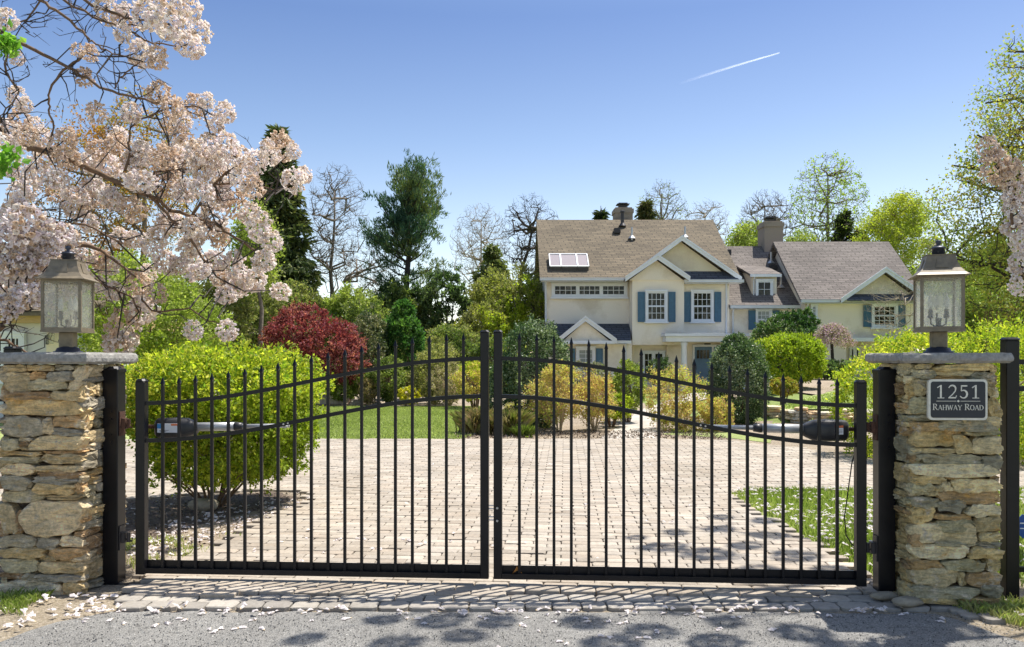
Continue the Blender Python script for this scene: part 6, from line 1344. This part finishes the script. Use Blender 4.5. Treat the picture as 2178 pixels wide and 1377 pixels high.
for lab, px, D, (a, b_, c_, d_), pl, sd, n, s in WD:
    e1 = ell(a, b_, c_, d_, D); w = (b_ - a) * .3; e2 = ell(a - w * .3, a + w * 1.7, c_ + 18, d_, D + .6, e1[4] * .6); e3 = ell(b_ - w * 1.7, b_ + w * .3, c_ + 30, d_, D - .5, e1[4] * .6)
    shrub('garden_tree', lab, B(px, D), [e1, e2, e3], n, s, pl, sd, cat='tree', amp=.22, tails=.16, shell=.45, stems=5, stem_r=.07, bark='bark_grey')
# far wood as one mass
rw = np.random.default_rng(490); P = []
for i in range(150):
    x = rw.uniform(-75, 110); D = rw.uniform(85, 110); h = rw.uniform(3.2, 7.0) + gz(x, D); r0 = rw.uniform(2.0, 4.2); c = np.array([x, D, h * .5]); d = rw.normal(size=(520, 3)); d /= np.linalg.norm(d, axis=1)[:, None]
    P.append(c + d * np.array([r0, r0, h * .6]) * rw.uniform(.6, 1.05, (520, 1)))
P = np.concatenate(P); V, Fq, C = leaf_np(P, .5, rw, pal(rw, len(P), MG + OL + DG[:2], .2, P, .12), .7); o = link('far_wood', mesh_np('far_wood', V, Fq, C), 'leaf'); tag(o, 'band of distant woodland on the horizon behind the garden', 'wood', None, 'stuff')

# ------------------------------------------------------------ fallen blossom
fr = np.random.default_rng(500)
def petal_mesh(seed):
    r_ = np.random.default_rng(seed); V, Fc, C = [], [], []; o = 0
    for f_ in range(r_.integers(1, 3)):
        a = r_.uniform(0, 6.28); L = r_.uniform(.042, .06); d = np.array([math.cos(a), math.sin(a), 0]); s = np.array([-d[1], d[0], 0]); base = r_.normal(0, .012, 3) * (1, 1, 0)
        for i, (t, w, z) in enumerate(((0, .003, .005), (.3, .008, .009), (.62, .010, .011), (.85, .015, .012), (1.05, .018, .004))):
            for k in range(5):
                u = k / 2 - 1; V.append(base + d * (L * t + (r_.normal(0, .006) if i > 2 else 0)) + s * w * u * (1 + r_.normal(0, .12)) + np.array([0, 0, max(.002, z * (1 - u * u * .8) + r_.normal(0, .0025))])); C.append((.62, .46, .20) if i == 0 else np.array((.80, .74, .72)) * r_.uniform(.85, 1.1))
        for i in range(4):
            for k in range(4): Fc.append((o + i * 5 + k, o + i * 5 + k + 1, o + i * 5 + 6 + k, o + i * 5 + 5 + k))
        o += 25
    return mesh_np('fallen_blossom', V, Fc, np.clip(C, 0, 1))
PM = [petal_mesh(510 + i) for i in range(7)]
for m_ in PM: m_.materials.append(MATS['petal'])
spots = [(262, 1333), (345, 1330), (455, 1337), (462, 1345), (545, 1322), (570, 1340), (640, 1312), (660, 1320), (395, 1322), (340, 1308), (505, 1338), (560, 1306), (745, 1318), (775, 1316), (850, 1306), (870, 1322), (985, 1310), (1030, 1315), (1105, 1335), (1125, 1312), (1165, 1306), (1185, 1323), (1255, 1322), (1275, 1330), (1325, 1330), (1405, 1345), (1455, 1312), (1480, 1318), (1150, 1348), (1205, 1370), (1060, 1372), (1365, 1362), (1520, 1342), (1648, 1340), (1740, 1296), (1855, 1302), (2010, 1328), (1840, 1265), (1610, 1300), (1560, 1312), (235, 1320), (210, 1305), (150, 1300), (175, 1322), (920, 1330), (1290, 1355)]
for i, (px, py) in enumerate(spots):
    o = bpy.data.objects.new('fallen_blossom', PM[i % 7]); COL.objects.link(o); x, y = G(px, py + fr.uniform(-3, 3)); o.location = (x, y, .007 if y < 4.9 else .045 if x < 2.5 else .01); o.rotation_euler = (0, 0, fr.uniform(0, 6.28)); s = fr.uniform(.55, 1.0); o.scale = (s, s, s)
    tag(o, 'fallen pale blossom lying on the ground in front of the gate', 'blossom', 'fallen blossoms before the gate')
# carpets of blossom, too many to count
def carpet(name, label, pts, seed, z=.02):
    r_ = np.random.default_rng(seed); V, Fc, C = [], [], []; o = 0
    vs = [np.array([v.co[:] for v in m_.vertices]) for m_ in PM]; fs_ = [[tuple(p.vertices) for p in m_.polygons] for m_ in PM]; cs = []
    for m_ in PM: a = np.zeros(len(m_.vertices) * 4, dtype=np.float32); m_.color_attributes['Col'].data.foreach_get('color', a); cs.append(a.reshape(-1, 4)[:, :3])
    for p in pts:
        i = r_.integers(0, 7); a = r_.uniform(0, 6.28); s = r_.uniform(.6, 1.1); c, sn = math.cos(a), math.sin(a); v = vs[i] * s; tl = r_.normal(0, .35)
        w = np.stack([v[:, 0] * c - v[:, 1] * sn, v[:, 0] * sn + v[:, 1] * c, v[:, 2] + np.abs(v[:, 0]) * abs(tl)], 1) + np.array(p) + [0, 0, z * r_.uniform(.2, 1.4)]
        V.append(w); C.append(cs[i]); Fc += [tuple(k + o for k in f) for f in fs_[i]]; o += len(w)
    ob = link(name, mesh_np(name, np.concatenate(V), Fc, np.concatenate(C)), 'petal'); tag(ob, label, 'blossom', None, 'stuff')
carpet('blossom_litter', 'pale blossom strewn over the grass strip beside the driveway', scatter(tri_near, 2600, 601, -.3, 2.2), 602, .05)
carpet('blossom_litter', 'dry blossom strewn over the island soil by the left bush', scatter([G(300, 1190), G(345, 1215), G(420, 1176), G(500, 1139), G(600, 1094), G(662, 1066), G(600, 1064), G(450, 1095), (-3.4, 7)], 420, 603), 604, .012)
carpet('blossom_litter', 'dry blossom scattered in the dark mulch under the left bush', scatter(POLY_ISL, 300, 605), 606, .01)
carpet('blossom_litter', 'a few petals scattered on the driveway pavers', scatter([(-2, 5.3), (2.3, 5.3), (2.3, 12), (-2, 12)], 70, 607), 608, .03)
carpet('blossom_litter', 'petals and dry blossom on the bare soil below the left pillar', scatter([(-3.6, 5.2), (-2.4, 5.2), (-2.35, 4.92), G(120, 1325), G(0, 1366), (-3.6, 4.4)], 90, 613), 614, .008)
carpet('blossom_litter', 'petals gathered along the seam between apron and road', scatter([(-2.4, 4.84), (2.5, 4.83), (2.5, 4.91), (-2.4, 4.92)], 85, 609), 610, .01)
carpet('blossom_litter', 'petals in the grass at the foot of the right pillar', scatter([(2.6, 4.9), (2.8, 4.5), (3.8, 4.2), (4.2, 5.6), (3.2, 5.4)], 60, 611), 612, .03)
# loose grit on the asphalt
n = 9000; P = scatter([(-2.9, 4.0), (3.0, 4.0), (2.6, 4.85), (-2.4, 4.85)], n * 2, 620)[:n]; r_ = np.random.default_rng(621)
V, Fq, C = leaf_np(P + [0, 0, .0015], .008, r_, pal(r_, len(P), [(.30, .29, .27), (.15, .15, .15), (.42, .41, .38), (.06, .06, .06)], .1), .9, .1); o = link('road_grit', mesh_np('road_grit', V, Fq, C), 'rock'); tag(o, 'loose grit scattered over the asphalt', 'grit', None, 'stuff')
# dry leaf caught on the bottom rail
c = U(.165, -.004, .100); V = [(c[0] - .03, c[1], c[2] + .002), (c[0] - .012, c[1] - .008, c[2] + .028), (c[0] + .0, c[1], c[2] + .05), (c[0] + .016, c[1] + .006, c[2] + .026), (c[0] + .035, c[1] - .004, c[2] + .004), (c[0] + .004, c[1] + .004, c[2] + .02)]
tag(link('dry_leaf', mesh_np('dry_leaf', V, [(0, 1, 5), (1, 2, 5), (2, 3, 5), (3, 4, 5)], [(.55, .24, .06)] * 6), 'rock'), 'curled brown dead leaf caught on the bottom rail of the right gate leaf', 'leaf')
# twiggy bits on mulch
r_ = np.random.default_rng(640)
for nm, lab, poly, n, z, s, pl in (('mulch_chips', 'dark bark chips under the left bush', POLY_ISL, 9000, .012, .035, [(.05, .035, .022), (.10, .07, .045), (.22, .16, .11), (.30, .24, .18)]),
    ('mulch_chips', 'bark chips and dead leaves on the bed behind the driveway', [(-1.2, 15.4), (4, 15.4), (4, 17), (-1, 17.4)], 4000, .012, .05, [(.10, .07, .045), (.22, .16, .11), (.34, .27, .2)])):
    P = scatter(poly, n, 641) + [0, 0, z]; V, Fq, C = leaf_np(P, s, r_, pal(r_, len(P), pl, .15), .4, 0); o = link(nm, mesh_np(nm, V, Fq, C), 'rock'); tag(o, lab, 'mulch', None, 'stuff')

# ------------------------------------------------------------ contrail, sky, sun, camera
m, nt, b = newmat('ice_cloud'); b.inputs['Base Color'].default_value = (.95, .95, .97, 1); b.inputs['Roughness'].default_value = 1
tr = nd(nt, 'ShaderNodeBsdfTransparent'); mx = nd(nt, 'ShaderNodeMixShader'); tc = nd(nt, 'ShaderNodeTexCoord'); tl = nd(nt, 'ShaderNodeBsdfTranslucent'); tl.inputs[0].default_value = (.95, .95, .97, 1)
a_ = nd(nt, 'ShaderNodeAddShader'); nt.links.new(b.outputs[0], a_.inputs[0]); nt.links.new(tl.outputs[0], a_.inputs[1])
at = nd(nt, 'ShaderNodeAttribute', attribute_name='Col'); nt.links.new(at.outputs['Fac'], mx.inputs[0]); nt.links.new(tr.outputs[0], mx.inputs[1]); nt.links.new(a_.outputs[0], mx.inputs[2]); nt.links.new(mx.outputs[0], nt.nodes['Material Output'].inputs['Surface'])
D = 2500.; mb = MB(); n = 24
for side in (-1, 1):
    pts = []; rad = []
    for i in range(n + 1):
        t = i / n; px = 1446 + (1658 - 1446) * t; py = 178 + (113 - 178) * t - 1.2 * math.sin(t * 3.14) ; pts.append(W(px, py + side * (.7 + .6 * (1 - t)), D)); rad.append((1.9 * (1 - t) + .55) * (1 + .12 * math.sin(t * 41 + side)) * D / F * (.55 + .45 * math.sin(min(1, t * 3 + .15) * 1.57)) * (.75 if side > 0 else 1))
    k0 = len(mb.V); mb.tube(pts, rad, 8)
    for i in range(n + 1):
        f = min(1, .10 + 1.1 * (i / n)) ** 1.6 * .2
        for q in range(8): mb.C[k0 + i * 8 + q] = (f, f, f)
o = mb.build('contrail', 'ice_cloud', smooth=True); tag(o, 'thin white vapour trail slanting across the blue sky', 'contrail')

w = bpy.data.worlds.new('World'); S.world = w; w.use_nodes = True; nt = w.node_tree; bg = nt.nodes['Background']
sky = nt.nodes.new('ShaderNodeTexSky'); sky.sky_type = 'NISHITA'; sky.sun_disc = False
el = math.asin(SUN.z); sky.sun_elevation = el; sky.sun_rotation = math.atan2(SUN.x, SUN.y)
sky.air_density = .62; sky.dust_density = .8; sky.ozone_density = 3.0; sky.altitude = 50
tc = nd(nt, 'ShaderNodeTexCoord'); sz_ = nd(nt, 'ShaderNodeSeparateXYZ'); nt.links.new(tc.outputs['Generated'], sz_.inputs[0])   # paler air towards the horizon, sky above the view brightened for added fill
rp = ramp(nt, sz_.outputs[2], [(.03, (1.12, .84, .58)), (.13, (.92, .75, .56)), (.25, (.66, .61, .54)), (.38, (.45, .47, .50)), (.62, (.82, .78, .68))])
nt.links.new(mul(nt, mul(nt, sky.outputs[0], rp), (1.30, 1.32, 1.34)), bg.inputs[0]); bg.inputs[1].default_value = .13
sl = bpy.data.lights.new('Sun', 'SUN'); sl.energy = 3.6; sl.angle = R(.53); sl.color = (1, .95, .87)
so = bpy.data.objects.new('Sun', sl); COL.objects.link(so); so.rotation_euler = (-SUN).to_track_quat('-Z', 'Y').to_euler(); so.location = (10, 10, 30)
cam = bpy.data.cameras.new('Camera'); co = bpy.data.objects.new('Camera', cam); COL.objects.link(co); co.location = (0, 0, CH); co.rotation_euler = (math.pi / 2, 0, 0)
cam.sensor_width = 36; cam.lens = 36 * F / 2178; cam.shift_y = (HY - 688.5) / 2178; cam.clip_end = 6000; cam.clip_start = .05; S.camera = co
S.view_settings.view_transform = 'Standard'; S.view_settings.look = 'None'; S.view_settings.gamma = 1; S.view_settings.exposure = 1.15
S.cycles.transparent_max_bounces = 12
S.render.resolution_x, S.render.resolution_y = 1024, 647
